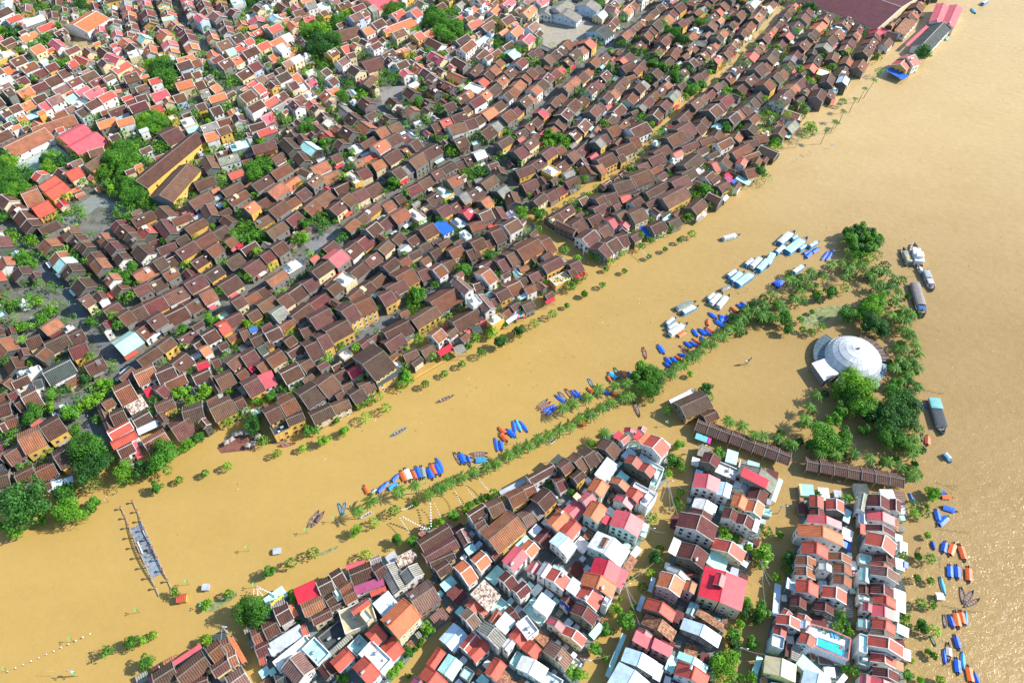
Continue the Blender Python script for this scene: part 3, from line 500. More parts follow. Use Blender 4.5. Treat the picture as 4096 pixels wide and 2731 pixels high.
NORTH='''
@0,1480,5.838
29,0,47,-9,54,1,4,d,w;8,7,19,2,22,8,5,b,w;0,9,5,5,10,12,5,b,w;5,16,11,13,14,18,5,k,w;14,16,24,11,31,23,5,b,w;23,6,29,4,33,10,4,d,w;-2,23,8,20,12,28,5,b;9,22,14,19,19,26,5,b;-4,18,3,14,6,19,5,b;4,33,12,30,15,37,5,b;-1,36,3,34,7,40,5,b
12,44,26,37,33,50,7,h,y;26.5,37,39,30,45,42,7,b,y;35.5,56,48,49,53,62,6,b,y;2,56,12,50,18,60,5,b,g;10,70,22,64,27,73,5,b,g;-2,71,7,68,11,77,5,b;24,67,36,61,40,71,5,b,g;36,77,43,75,45,79,3,l,w,s;30,77,35,75,37,80,4,b,w;44,75,50,73,52,76,3,l,w,s;-3,58,1,55,4,63,5,b
77,12,88,6.5,97,18,6,b,w;86,24,97,18,101,25,4,x,w,s;90,33,101,27,106,34,5,b,w;94,41,107,35,109,38,5,l,w,s;97,48,111,40,117,50,5,h,w;91,1,104,-5,109,5,6,h,w;106,0,118,-5,124,5,6,b,w;112,7,125,1,130,8,5,b,w;104,13,109,9,116,17,5,k,w;99,15,104,12.5,107,17,4,m,w,s
106,23,118,18,121,25,5,b,y;115,37,127,30,134,42,4,b,g;73,42,66,25,71,22,5,b,g;75,29,84,25,88,34,6,b,c;69,22,76,18,79,24,6,b,c;73.5,42,88,34,91,40,7,r,w;76,49,92,41,95,46,7,r,w;80,53,90,48,92,56,6,b,w;90,52,94,50,98,59,4,q,w,s;82,60,88,57,90,64,5,b,w
@784,1260,5.838
-9,63,4,59,13,69,6,b,y;8,61,22,54.5,29,66,6,b,y;45,65,54.5,60,61,70,8,b,y;55.5,59,65,54,72,64,8,b,y;61,69.5,72,65,76,71,7,b,y;50.5,76,61,71,65,77,6,d,y,f;67,52,78.5,45,87,58,6,b,g;79,46,89,39,97,52,6,b,g
77,66.5,90.5,60,96,68.5,5,b,c;91,61,103,56,107.5,63,5,b,c;102.5,53,111,48,117,57,5,b,y;110,47,119,43,124.5,50.5,5,b,y;107,29,121,20,135,37,8,b,y;122,45,138,36,141,40,5,d,y,s;102.5,38,110,34,114,40,5,m,w,s;99,36,107,31,109,34,4,b,g;91,41,100,36,104,42,4,b,g;99,48,106,45,109,49,4,b,w;94,54,99,51,102,56,5,b,w
71.5,19,80,15,88,27,6,b,g;80,14,87,10.5,94,21,7,b,y;56,38,68,32,74.5,41.5,6,b,w;69,32,76,28,83,36,4,b,g;61,25,71,19,74.5,25,5,b,w;46,29,56,23,62,31,6,b,c;45.5,11,55,6.5,62,13.5,6,b,w;58,17,64,13,69,19,5,b,c;70,9,78,5.5,83,12,5,b,g;86,9.5,100,2,109,11,7,b,y;75,1,88,-6,96,3,7,b,g
49,-2,57,-7,63,1,5,g,w;56,7,65,2,69,6,5,b,y;36,15,45,11,52,18,5,b;29,10,34,8,41,15,5,b;36,9,41,7,43,10,5,u,w,s;46,18,50,16,54,21,5,b;40,22,45,19,50,25,4,d,w,f;19,2,29,-3,34,4,5,b;33,-1,40,-5,44,2,5,b
12.5,6.5,19,3,26,10,7,r,y;2,13,11,8,17,16,6,b,w;14,20,20,17,22,22,5,b,w;1,23,7,19.5,12,25,5,o,w;-3,20,3,16,7,20,5,b,w;0,33,8,30,10,35,6,m,w;10,30,15,28,20,34,5,b,w;18.5,32,27,26,32,34,5,b;28.5,27,37.5,22,44,31,5,b;39,34,45,30,51,37,5,b,y;36,37,39,35,40,38,5,m,w,s
30,46,40,40.5,48,51,6,b,y;26,40,32,36,38,40,5,b,g;42,43,52,39,58,46.5,5,q,w,s;12,42,22,37,29,46,5,b;-3,41,8,36,11,43,5,b;14,55,8,44,12,41,5,b,w;25,58,31,55,35,62,5,b;28,50,33,47,36,52,4,g,g,f
@1568,900,5.838
50,48,40,39.5,46,35.5,9,p,w;64,60.5,56,51,63,47.5,8,p,w;51,51,57,48,62,53,9,w,w,f;65,66,73,61,76,65,6,w,y,f;10.5,64,26,54.5,33,62,6,b,y;22,51,38,42,48,52,5,b,g;38,65,54,56,63,64,5,b,y;48,75,64,65,64.5,67,4,q,w,s;54,71,60,69,63,73,4,d,w,s
-8,72,8,64,15,73,5,b,g;-8,80,3,73,9,81,5,b,g;23.5,75,30,70,37,77,6,h,w;36,74,41,70,44,75,5,b,w;38,79,44,76,47,79,4,x,w,s;31,87,40,82,42,85,4,m,w,s;42,85,48,82,51,86,4,g,g,s;18,85,26,81,30,87,5,b;6,88,15,84,20,90,5,b
56,33,62,29,70.5,38.5,7,h,w;54,40,60,38,65,43,5,b,g;68,24,76,20,82,30,5,b,g;74,20,80,17,88,26,6,b,g;81,16,95,8.5,103,18,7,b,y;97,9,103,6.5,114,17,6,b,y;87,18,90,16,98,26,5,b,g;100,27,112,21,117,28,7,b,y;118,26,124.5,23,131,31,5,b,y;125,36,132,32,133,34,4,m,w,s;118,31,122,29,124,36,5,b,y
108,37,118,32,121,37,5,e,y,f;101,21,106,18,109,23,6,b,w;89,43,96,40,99,45,6,b,w;103,48,108,45,111,49,4,b,g;105,53,111,50,112,51,4,m,w,s;91,34,99,30,102,37,5,b,g;75,41,84,37,90,46,5,b,w;85,37,90,35,94,39,5,b;68,46,76,42,82,49,6,b,y;66,50,72,48,77,53,5,b,g;63,48,67,45,70,49,4,t,w,f
73,60,78,56,83,61,4,b,w;79,55,84,52,88,57,5,b,w;87,54,94,51,98,57,5,b,g;78,66,84,62,85,64,4,l,w,s;86,50,91,47,92,49,4,l,w,s
15,3,24,-2,31,6,6,b,y;28,1,35,-3,41,4,5,u,w,s;7.5,10,15,5,21,10,5,b,c;3,17,9,13,13,17,5,n,w,s;9,20,17,16,22,20,5,b,c;18,24,23,21,27,25,5,b,w;2,25,8,21,14,26,5,b;17,14,23,11,29,15,5,b;-2,34,9,28,19,38,6,b,y;-7,42,5,36,11,44,6,b,c;-9,51,0,45,6,50,6,b,y
36,17,44,13,51,19,6,b,y;48,17,55,14,60,22,5,b,g;51,11,59,7.5,66,14.5,7,b,y;61,11,66,9,73,14,5,b,c;64,4,71,1,78,10,7,b,g;73,0,82,-5,89,2,7,b,w;46,6,50,4,55,8,7,l,w,s;24,30,30,26,38,33,6,b,w;15,31,22,28,28,36,5,b;33,25,40,22,46,29,4,b,g;30,13,37,9,42,12,5,b;24,18,30,15,35,20,5,b
111,0,124,6,128,3,6,b,y;125,9,133,3,141,11,6,b,w
@1024,910,5.805
54,56,62,51,74,61,8,b,y;65,51,76,46,85,56,8,b,y;82,46,90,42,100,49,7,b,y
@2352,500,5.838
46,50,61,42,69,50,7,b,y;37,46,50,39,55,43,7,b,g;14,40,27,36,35,43,7,b,g;24,35,37,30,46,38,7,b,g;52,39,62,34,72,41,6,b,c;60,33,68,29,75,35,6,b,c;60,28,70,20,78,27,6,b;41,19,50,14,57,19,5,b;37,23,46,19,55,25,5,b;31,28,40,24,44,29,5,b;40,31,47,27,51,31,5,b;45,35,50,32,54,36,5,b,w
56,20,62,17,66,20,5,r,w;49,9,59,4,67,11,6,b,g;55,3,64,-2,71,7,6,b,g;62,15,72,11,76,15,5,b;74,11,83,7.5,88,11,5,b;72,18,79,14.5,83,18,5,b;80,21,87,17.5,91,20,5,b,w;85,13,94,8.5,100,13,6,b,w;95,19,106,13,112,18,6,b,g;104,22,115,18,118,21,5,b;104,12,113,9.5,118,14,5,b;110,8,119,6,125,11,5,b
75,36,80,32,88,38,5,b,w;81,38,86,34,91,37,5,b,w;80,26,84,24.5,94,30,5,r,y;71,31,76,28.5,80,31,5,w,w,f;85.5,42,92,38.5,99,43,5,b;104,31,111,29,116,35,5,b,c;101,38,103,35.5,110,41,3,t,w,s;93,37,96,35.5,100,38,4,v,w,s;93,35,96,33.5,100,35.5,4,m,w,s;98,40,100,38,104,41,3,u,w,s
39,69,48,65,53,72,5,b,c;52,66,59,63,63,69,4,b,g;51,65,56,61,58,62,3,t,w,s;47,60,53,57,57,60,4,b,g;24,60,33,56,39,65,6,b,c;15.5,61,21,58,28,65,5,b;10,65,14,63,22,69,5,m,w,s;20,69,22,66.5,28,70.5,5,m,w,s;26,76,31,73,37,78,5,b;26,53,32,49,38,54,6,b,w;34,60,39,57,43,61,5,g,g,f
-6,78,2,72,8,76,6,b,w;7,80,14,76,21,86,5,b;16,76,23,74,29,82,5,b;0,85,4,81,15,90,5,b;35,71,38,70,45,76,3,u,w,s;7,48,15,45,23,53,5,b;0,50,6,47,15,56,5,b;20,49,27,47,29,52,5,r,g;0,57,8,53,12,60,5,b;-3,64,5,60,9,66,5,b;29,48,36,45,40,49,5,b
15,17,26,12,33,18,6,b,c;25,9,31,7.5,36,15,6,b,c;24,3,35,-2,43,5,6,b,w;2,24,12,19,19,26,6,b,y;1,28,5,26,12,33,5,h,y;2,9,9,6,15,12,5,b;9,3,16,0,24,6,5,b;17,22,21,20,25,25,5,b
@3072,0,5.805
49,-22,104,-3,84.5,23,6,K,c;32,3.5,85,22.3,84,24,4,q,w,s;87,22,95,13,102,16,5,z,w,s;111,15,116,3,125,4,6,q,w;119,17,125,4,134,6,6,q,w;99,32,114,16.5,126,20,5,d,w;95,31,111,16,113,16.5,4,q,w,s;85,45,89,41,98,46,6,r,y;90,40,95,38,104,44,7,r,w;81,50,85,47,97,52,3,u,w,s
@0,0,5.805
# old school and temple
90,125,130,93,140,98,7,b,y;104,136,123,115,137,119,7,b,y;107,92,118,87,131,94,6,b,c;0,101,27,88,31,98,5,h,w;22,88,50,79,55,85,5,h,w;38,95,54,86,66,90,6,q,y;44,101,62,91,76,97,5,q,y
14,132,25,128,30,139,6,h,w;25,129,36,122,41,126,6,r,c;29,133,41,126,50,130,6,r,y;44,119,53,115,58,121,7,r,c;56,115,66,108,71,113,6,b,y;21,143,32,138,37,146,5,r,y;45,18,60,9,70,16,7,o,w
@1024,0,5.805
40,25,68,18,70,26,5,b,y;87,20,105,13,107,19,6,o,c;70,43,82,39,87,47,5,b,c;71,0,85,-6,92,4,7,q,c;71,59,77,53,82,57,6,b,y
@2048,0,5.805
24,7,33,1,43,6,6,g,s;43,5,47,1,59,8,6,g,s;17,10,20,6,28,11,5,g,s;26,11,30,7,43,17,5,g,s;51,22,57,18,68,25,5,d,s;72,47,80,43,86,47,6,b,y;80,50,84,46,90,49,6,b,y
'''
WC['t2']=(.5,.62,.25); WW['t2']='lime green walls'
parse(SOUTH,hcb); parse(NORTH,hcb)
def _ar(q):
    P,h,rc,wc,kd=q; ctr,th,L,W,sd=geom(*P); c=PJ(Vector((ctr.x,ctr.y,h))); return L*W/((CAMH-h)/(SP+(c[1]-1365.5)/FPX*CP))**2
isshed=lambda q:q[4]=='s' and (q[1]<4.2 or geom(*q[0])[3]<3.2)
HS=sorted([q for q in HQ if not isshed(q)],key=_ar,reverse=True); SH=[q for q in HQ if isshed(q)]
NEARN=315
FARQ=HS[NEARN:]
for q in HS[:NEARN]+SH: house(*q[0],*q[1:])
TREES='''
@0,1820,.5812
185,320,165,d;450,265,72,d;485,395,95,y;640,340,52,g;285,445,42,g;90,520,66,y;20,490,45,y;1080,220,42,g;1235,170,26,s;1410,125,26,s;1565,75,30,s;755,1345,55,s;900,1290,50,g;980,1275,25,y;1050,1240,30,y;1010,1425,56,g;1420,1275,38,y;1205,945,42,s;1430,1015,22,s;1410,1050,18,s;450,330,55,g;120,430,60,d
@0,1480,.5838
600,540,120,g;630,690,105,d;560,620,70,g;1100,600,110,g;1170,560,55,g;860,700,75,y;980,680,70,d;220,310,78,g;340,260,45,y;485,310,66,g;520,410,42,g;590,230,62,y;670,190,55,y;740,105,45,y;680,90,50,y;590,60,50,d;660,335,35,y;1050,205,40,g;1240,150,55,y;1280,520,45,y;60,420,35,y;30,440,35,y;100,440,38,g;1030,290,35,g;200,650,25,d;450,840,62,g;360,170,45,g;1300,215,45,y
@784,1260,.5838
100,30,50,g;360,60,43,y;430,70,30,g;60,520,50,y;20,570,40,y;230,530,30,g;250,235,40,g;650,120,33,g;860,330,45,y;910,290,35,y;990,210,33,y;700,490,35,y;590,505,35,g;520,560,43,g;410,590,33,g;340,660,40,g;390,750,72,d;290,680,30,g;210,730,38,g;240,700,30,g;30,840,45,g;460,860,40,y;770,790,43,g;825,785,30,g;880,855,43,y;965,720,20,y;1010,790,42,y;1160,700,38,y;1300,635,36,g;970,495,25,g;1110,620,30,y;1150,600,30,y;1240,560,38,g;1190,580,30,g;190,250,22,g
@1024,910,.5805
1165,1080,28,y;1300,1005,24,s;1420,940,26,s;1555,865,33,y;1690,790,50,d;1025,1030,58,y;985,1000,38,y;1010,1080,40,y;1460,820,24,g;1310,890,22,y;1620,720,33,y;1720,660,22,g;1510,765,28,g;320,1520,25,y;145,1555,30,y;600,60,35,y
@1568,900,.5838
180,480,58,g;130,440,35,y;130,580,38,y;510,310,53,g;290,410,30,g;150,290,28,g;90,60,35,g;150,10,22,g;925,50,36,y;290,340,20,g;570,770,35,g;525,830,22,y;690,730,36,y;670,755,28,y;775,675,22,g;875,725,48,d;975,675,36,g;1100,610,31,g;1220,415,36,g;1320,470,22,s;1270,385,33,g;1310,350,30,g;1185,175,30,g;1265,230,28,y;1200,550,18,s;1240,420,30,g;1270,230,25,y
@2048,910,.5805
500,460,22,s;625,395,22,s;775,300,18,s;945,200,18,s;1055,150,18,s;1155,90,20,s;1240,45,28,g;755,180,25,g;680,235,25,y;650,285,18,d;590,210,28,d;545,190,22,d;1095,10,35,g;880,130,28,y;950,90,28,y;1010,55,26,y;900,1000,65,g;960,1020,70,g;940,1110,75,g;870,1030,52,g;1010,1060,50,d;950,1180,30,g;1340,1110,48,d;1355,1170,35,d;1230,1010,20,g;1070,1260,34,d;1150,1490,42,y;545,1490,28,g;645,1420,16,g;1420,1540,34,g
@2352,1685,.3333
1050,500,105,g;1130,560,50,g;970,620,45,g;1560,390,78,g;2090,570,30,y;1110,850,50,d;1080,1000,65,g;1060,950,40,y;770,1160,68,g;1630,1340,92,y;1780,1390,50,d;2140,1320,72,g;2110,1530,80,y;1930,1510,45,g;50,280,48,g;395,260,20,g;2310,1360,38,d;860,1530,50,g
@2352,2208,.3333
820,70,95,d;740,250,52,g;660,430,62,d;340,690,78,y;480,830,116,g;220,930,75,g;550,660,45,g;2090,70,128,y;1900,620,85,g;1880,730,75,d;2080,700,105,g;2030,800,75,d;1830,860,48,g;1740,990,92,g;1760,1100,82,d;1640,1380,185,y;1740,1270,90,g;1560,1300,90,g;1970,1090,82,g;100,1160,85,g;210,1270,35,g;1960,1500,70,g;1850,1520,55,y;2260,300,55,d;520,310,20,y;385,560,20,g
@3136,2208,.3333
60,60,85,d;30,200,65,d;680,770,66,d;650,900,70,d;790,960,45,g;740,870,52,g;1450,760,55,g;1440,830,60,g;1650,890,85,g;1800,940,68,g;1640,610,60,s;1780,630,50,d;1600,310,46,s;1760,340,42,s;1750,80,65,y;1600,50,30,g;1490,1490,80,g;1880,1540,52,s;1640,1530,36,d;1730,1190,30,y;850,1430,70,d;740,1400,45,d;1520,1300,30,g;1430,30,50,y;1800,1240,40,s
@1568,2208,.3333
440,910,78,y;190,1210,78,g;2220,1450,110,y;50,1400,75,y;310,930,28,y;100,1350,45,y;200,1480,22,g;350,1060,30,y;280,1160,28,y;330,1120,25,y;400,990,28,y
@784,2208,.3333
690,720,190,g;590,800,90,g;880,230,80,g;1140,130,66,s;1400,10,68,y;1150,490,45,y;1170,570,40,y;2040,40,72,g;110,1060,70,y;1760,1500,75,g;1760,930,45,d;390,500,56,s;140,600,42,s;2320,1450,75,y;1230,840,26,y
@1568,1685,.3333
1220,870,62,y;1140,900,35,g;730,1130,76,g;1080,930,30,y;1020,960,40,y;940,1010,55,y;880,1060,50,y;590,1200,40,g;500,1240,35,y;240,1440,75,g;60,1440,76,g;30,1070,68,y;290,980,36,y;1890,770,40,y;2150,850,46,g;430,1260,26,g
@1024,1820,.5812
685,525,42,y;810,465,38,g
@3072,910,.5805
550,40,45,d;600,20,48,d;650,15,45,g;700,35,45,d;745,70,45,g;575,90,50,g;625,75,50,d;680,90,50,g;740,120,45,d;600,140,48,g;655,150,48,d;705,150,45,g;545,75,40,g;770,100,36,d;620,200,40,d;690,215,40,g;745,190,40,d;560,185,34,g;665,245,34,d;600,240,34,d;740,510,75,y;710,570,70,y;540,600,60,g;620,590,52,g;730,650,76,d;790,720,52,d;690,690,55,d;660,560,55,g;120,630,55,g;130,700,42,g;340,470,42,g;430,450,46,g;530,420,33,g;240,500,38,g;305,580,16,s;225,635,24,g;360,690,38,g;240,700,22,s;300,720,26,g;570,1070,95,y;640,1120,105,y;560,1170,90,g;650,1230,88,g;490,1120,60,y;500,1260,60,g;880,1190,98,g;960,1240,100,d;850,1290,105,d;960,1340,95,d;800,1350,85,d;820,1440,76,g;650,1390,48,g;450,1330,52,y;380,1450,95,g;480,1480,86,g;420,1530,66,g;530,1420,46,g;720,1300,66,d;880,1400,76,d;320,1500,56,g;900,1480,60,g;960,1060,50,d;880,1080,45,g
@3072,1820,.5812
1140,260,46,y;1110,245,30,g;1000,340,38,s;1080,400,34,y;1100,550,22,g;1010,400,30,g;1035,695,22,g;1095,350,16,d;1130,290,30,g;540,300,36,g;340,268,22,y
@0,0,1.74151
350,285,36,g;275,355,36,g;320,335,24,y;375,335,26,d;290,380,42,g;330,370,24,y;240,400,28,g;300,440,40,g;340,470,24,g;265,425,25,g;600,390,34,g;740,510,25,g;30,430,42,g;10,390,38,d;15,360,28,g;125,375,34,d;60,400,30,d;185,360,22,g;370,165,44,d;345,150,25,g;110,95,28,g;80,105,18,g;145,150,14,y;20,75,28,d;95,20,24,g;185,15,16,d;740,95,46,d;715,75,30,y;560,80,18,d;580,15,28,d;600,95,18,g;640,70,16,g;780,45,25,g;760,60,20,g;905,25,28,g;1020,65,42,g;1050,75,24,d;1000,45,30,y;960,72,18,g;1035,28,18,g;1380,15,20,g;1140,100,18,g;1185,120,14,g;900,178,24,y;862,190,18,y;830,213,18,g;800,195,18,d;785,225,16,g;740,150,18,d;720,130,18,g;1518,60,14,g;1545,75,15,g;1610,55,14,g;1560,92,15,d;1430,105,12,d;1455,118,12,g;1478,130,12,g;1500,150,13,g;1525,158,13,g;1550,175,13,g;1570,190,12,d;1590,208,15,g;1610,200,13,g;930,290,12,y;1035,345,18,g;1010,322,10,y;530,185,20,g;500,195,12,g;400,262,20,d;705,295,16,g;1270,320,28,y;1295,330,20,g;1100,395,24,g;1075,400,18,y;1200,490,15,y;1240,495,15,g;1062,620,20,y;955,680,22,y;950,695,18,g;1600,450,22,y;1620,440,16,g;1780,332,18,g;1742,395,15,d;1760,410,12,g;1670,215,13,y;1700,222,11,g;1715,245,10,y;1862,295,18,d;1845,310,12,g;1745,300,10,g;1760,265,12,g;60,600,26,g;50,590,18,g;80,690,22,g;120,712,20,y;45,750,18,g;100,735,20,g;30,700,20,y;590,540,28,g;565,520,20,g;595,582,16,y;430,610,12,g;300,620,16,g;290,640,16,g;320,655,12,g;210,740,13,g;130,582,12,g;70,555,18,g;25,540,20,g;5,500,14,g;690,550,16,y;540,545,14,g;700,515,14,g;420,760,14,g;1170,310,14,g;1210,145,12,g;960,240,14,g;815,300,12,y;480,240,12,g;455,90,12,g;650,150,14,g;1860,20,14,d;2005,30,10,g;2115,125,16,d;2125,118,13,g;2015,133,10,g;2060,150,9,g;2150,60,8,g;2020,165,10,g;1905,90,10,g;1895,130,11,g;1780,120,8,d;1935,235,8,y;1580,500,12,g;1010,510,14,g;1055,535,12,g;905,420,14,g;745,330,14,g;1125,590,14,g;1140,460,10,g;1480,455,12,d
'''
PALMS='''
@1568,1685,.3333
90,820;270,760;440,860;580,790;700,720;830,660;980,590;1130,540;1250,500;1400,400;1510,340;1640,280;1770,210;1890,150;2010,90;2140,50
@1024,1820,.5812
785,310;700,380
@2048,910,.5805
470,1310;545,1285;615,1240;680,1200;760,1170;812,1150;350,1240;420,1205;520,1165;595,1105;705,1085;790,1065;880,1105;1040,1000;1100,1000;1140,950;1185,935;1225,900;1262,880;1300,850;1340,790;1385,800;1410,750;1460,735;1510,690;1560,650;1590,620;1640,590;1680,560;1720,610;1570,700;1620,560;1740,520;1750,590;1500,1330;1590,1360;1670,1420
@2352,1685,.3333
2110,170;2290,190;200,140
@3072,910,.5805
30,450;80,520;40,610;100,560;190,480;230,430;200,370;280,390;300,300;250,330;150,350;390,330;440,250;510,240;560,280;600,240;540,330;650,260;680,300;720,330;760,280;830,300;790,380;740,390;880,340;860,400;810,440;910,440;880,490;940,560;990,590;930,620;960,640;950,700;990,740;1020,800;1040,860;900,830;950,830;920,900;1000,910;1040,960;960,940;880,960;940,1040;1040,1090;980,1000;340,1150;290,1230;260,1310;170,1490;990,1500;1010,1450;860,600
@3136,1685,.5838
255,210;360,220;480,210;590,250;715,270;800,300;900,330;880,370;45,150;150,10;880,220;900,170;850,110
'''
TALL=[(3282,577,3308,520),(3322,533,3342,482),(3340,513,3352,490),(3357,490,3376,442),(3396,451,3423,393),(3433,410,3462,352),(3453,393,3500,320)]
BIGT=[]
def _bt(t,x0,y0,k): BIGT.append((x0+float(t[0])*k,y0+float(t[1])*k,float(t[2])*k*(1.22 if k==1.74151 else 1),t[3] if len(t)>3 else 'g'))
def _bt(t,x0,y0,k):
    x,y,r,kd=x0+float(t[0])*k,y0+float(t[1])*k,float(t[2])*k,t[3] if len(t)>3 else 'g'
    if k==1.74151 and r>30:
        n=4 if r<50 else 6
        for i in range(n): a=6.283*i/n+R(); q=r*.58; BIGT.append((x+q*math.cos(a),y+q*.75*math.sin(a),r*RU(.38,.6),random.choice((kd,kd,'g','y'))))
        BIGT.append((x,y,r*.5,kd))
    else: BIGT.append((x,y,r*(1.1 if k==1.74151 else 1),kd))
parse(TREES,_bt); ALLT=BIGT[:]; BIGT=[(a,b,c) for a,b,c,d in ALLT]
# ---------------- the rest of the old town: one mass of small distant houses ----------------
LAND=[(-900,2200),(0,2005),(180,1950),(330,1875),(430,1870),(600,1825),(760,1750),(1020,1690),(1110,1745),(1330,1650),(1620,1500),(1900,1362),(2080,1225),(2200,1160),(2320,1080),(2180,940),(2230,910),(2350,1040),(2430,1050),(2560,985),(2700,915),(2830,855),(3000,735),(3080,640),(3055,575),(3190,545),(3215,480),(3330,395),(3440,290),(3530,215),(3560,170),(3650,90),(3790,-60),(3900,-200),(3900,-330),(-1200,-330)]
def inpoly(px,py,poly_):
    c=False; n=len(poly_); j=n-1
    for i in range(n):
        xi,yi=poly_[i]; xj,yj=poly_[j]
        if (yi>py)!=(yj>py) and px<(xj-xi)*(py-yi)/(yj-yi)+xi: c=not c
        j=i
    return c
SEG=[]
for p,w_,dry in ST:
    P=[U(x,y) for x,y in p]
    for a,b in zip(P,P[1:]):
        d=b-a; SEG.append((a,b,w_)); c=(a+b)/2; occ_rect(c.x,c.y,math.atan2(d.y,d.x),d.length+.5,w_*.75+.4,2)
for pl in ([(1515,350),(1640,342),(1618,412),(1530,420)],[(1215,978),(1303,933),(1385,950),(1262,1030)],[(60,1150),(240,1170),(290,1280),(120,1350),(20,1250)],[(370,770),(560,845),(430,960),(230,900),(300,830)],[(70,620),(200,560),(300,640),(180,700),(60,740)],[(300,110),(350,130),(385,190),(330,230),(290,200)],[(2300,60),(2400,110),(2350,170),(2180,200),(2150,100)],
  [(2450,170),(2700,330),(2690,350),(2430,190)]):
    W_=[U(*q) for q in pl]; xs=[q.x for q in W_]; ys=[q.y for q in W_]; pp=[(q.x,q.y) for q in W_]
    x=min(xs)
    while x<max(xs):
        y=min(ys)
        while y<max(ys):
            if inpoly(x,y,pp): occ_rect(x,y,0,1,1,3)
            y+=1
        x+=1
def occ_disc(x,y,r,val): 
    for k in range(-int(r)-1,int(r)+2):
        h=r*r-k*k
        if h>0: occ_rect(x,y+k,0,2*math.sqrt(h),1,val)
for tx,ty,tr in BIGT: 
    p=U(tx,ty,4); occ_disc(p.x,p.y,tr/ (FPX/ ((CAMH)/(SP-(-(ty-1365.5)/FPX)*CP)))*.75,4)
def inland(x,y,pad=0):
    q=PJ((x,y,0)); return inpoly(q[0],q[1],LAND)
def ori(x,y):
    best=1e9;th=0
    for a,b,w_ in SEG:
        d=b-a; t=max(0,min(1,((x-a.x)*d.x+(y-a.y)*d.y)/d.length_squared)); q=a+d*t; e=math.hypot(q.x-x,q.y-y)
        if e<best: best=e; th=math.atan2(d.y,d.x)
    return th,best
def pick(px,py):
    nw=1 if (py<900-px*.33) else (.5 if py<1150-px*.3 else 0)
    r=R()
    if nw==1: rc='b' if r<.45 else 'k' if r<.52 else 'o' if r<.66 else 'r' if r<.76 else 'q' if r<.82 else 'p' if r<.88 else 'g' if r<.92 else random.choice('wlt')
    elif nw==.5: rc='b' if r<.66 else 'h' if r<.76 else 'r' if r<.82 else 'k' if r<.88 else 'o' if r<.91 else 'g' if r<.95 else random.choice('wltm')
    else: rc='b' if r<.82 else 'k' if r<.86 else 'h' if r<.91 else 'r' if r<.93 else 'g' if r<.96 else random.choice('wltmq')
    r=R()
    wc=('w' if r<.40 else 'c' if r<.62 else 'y' if r<.74 else 's' if r<.82 else 'g') if nw==1 else ('w' if r<.14 else 'c' if r<.32 else 'y' if r<.50 else 'g')
    return rc,wc,nw
FAR=MB(); NF=[0]; POCK=[]
for i in range(1500):
    x,y=RU(-430,430),RU(150,650)
    if not inland(x,y): continue
    q=PJ((x,y,0))
    if q[0]<-60 or q[0]>4000 or q[1]<-60: continue
    r=RU(1.3,3.6)*(1.15 if q[1]<700 else .9)
    if R()<.5 and q[0]>1800: continue
    if occ_rect(x,y,0,r*2,r*2)>.1: continue
    POCK.append((x,y,r)); occ_disc(x,y,r*.8,4)
print('pockets',len(POCK))
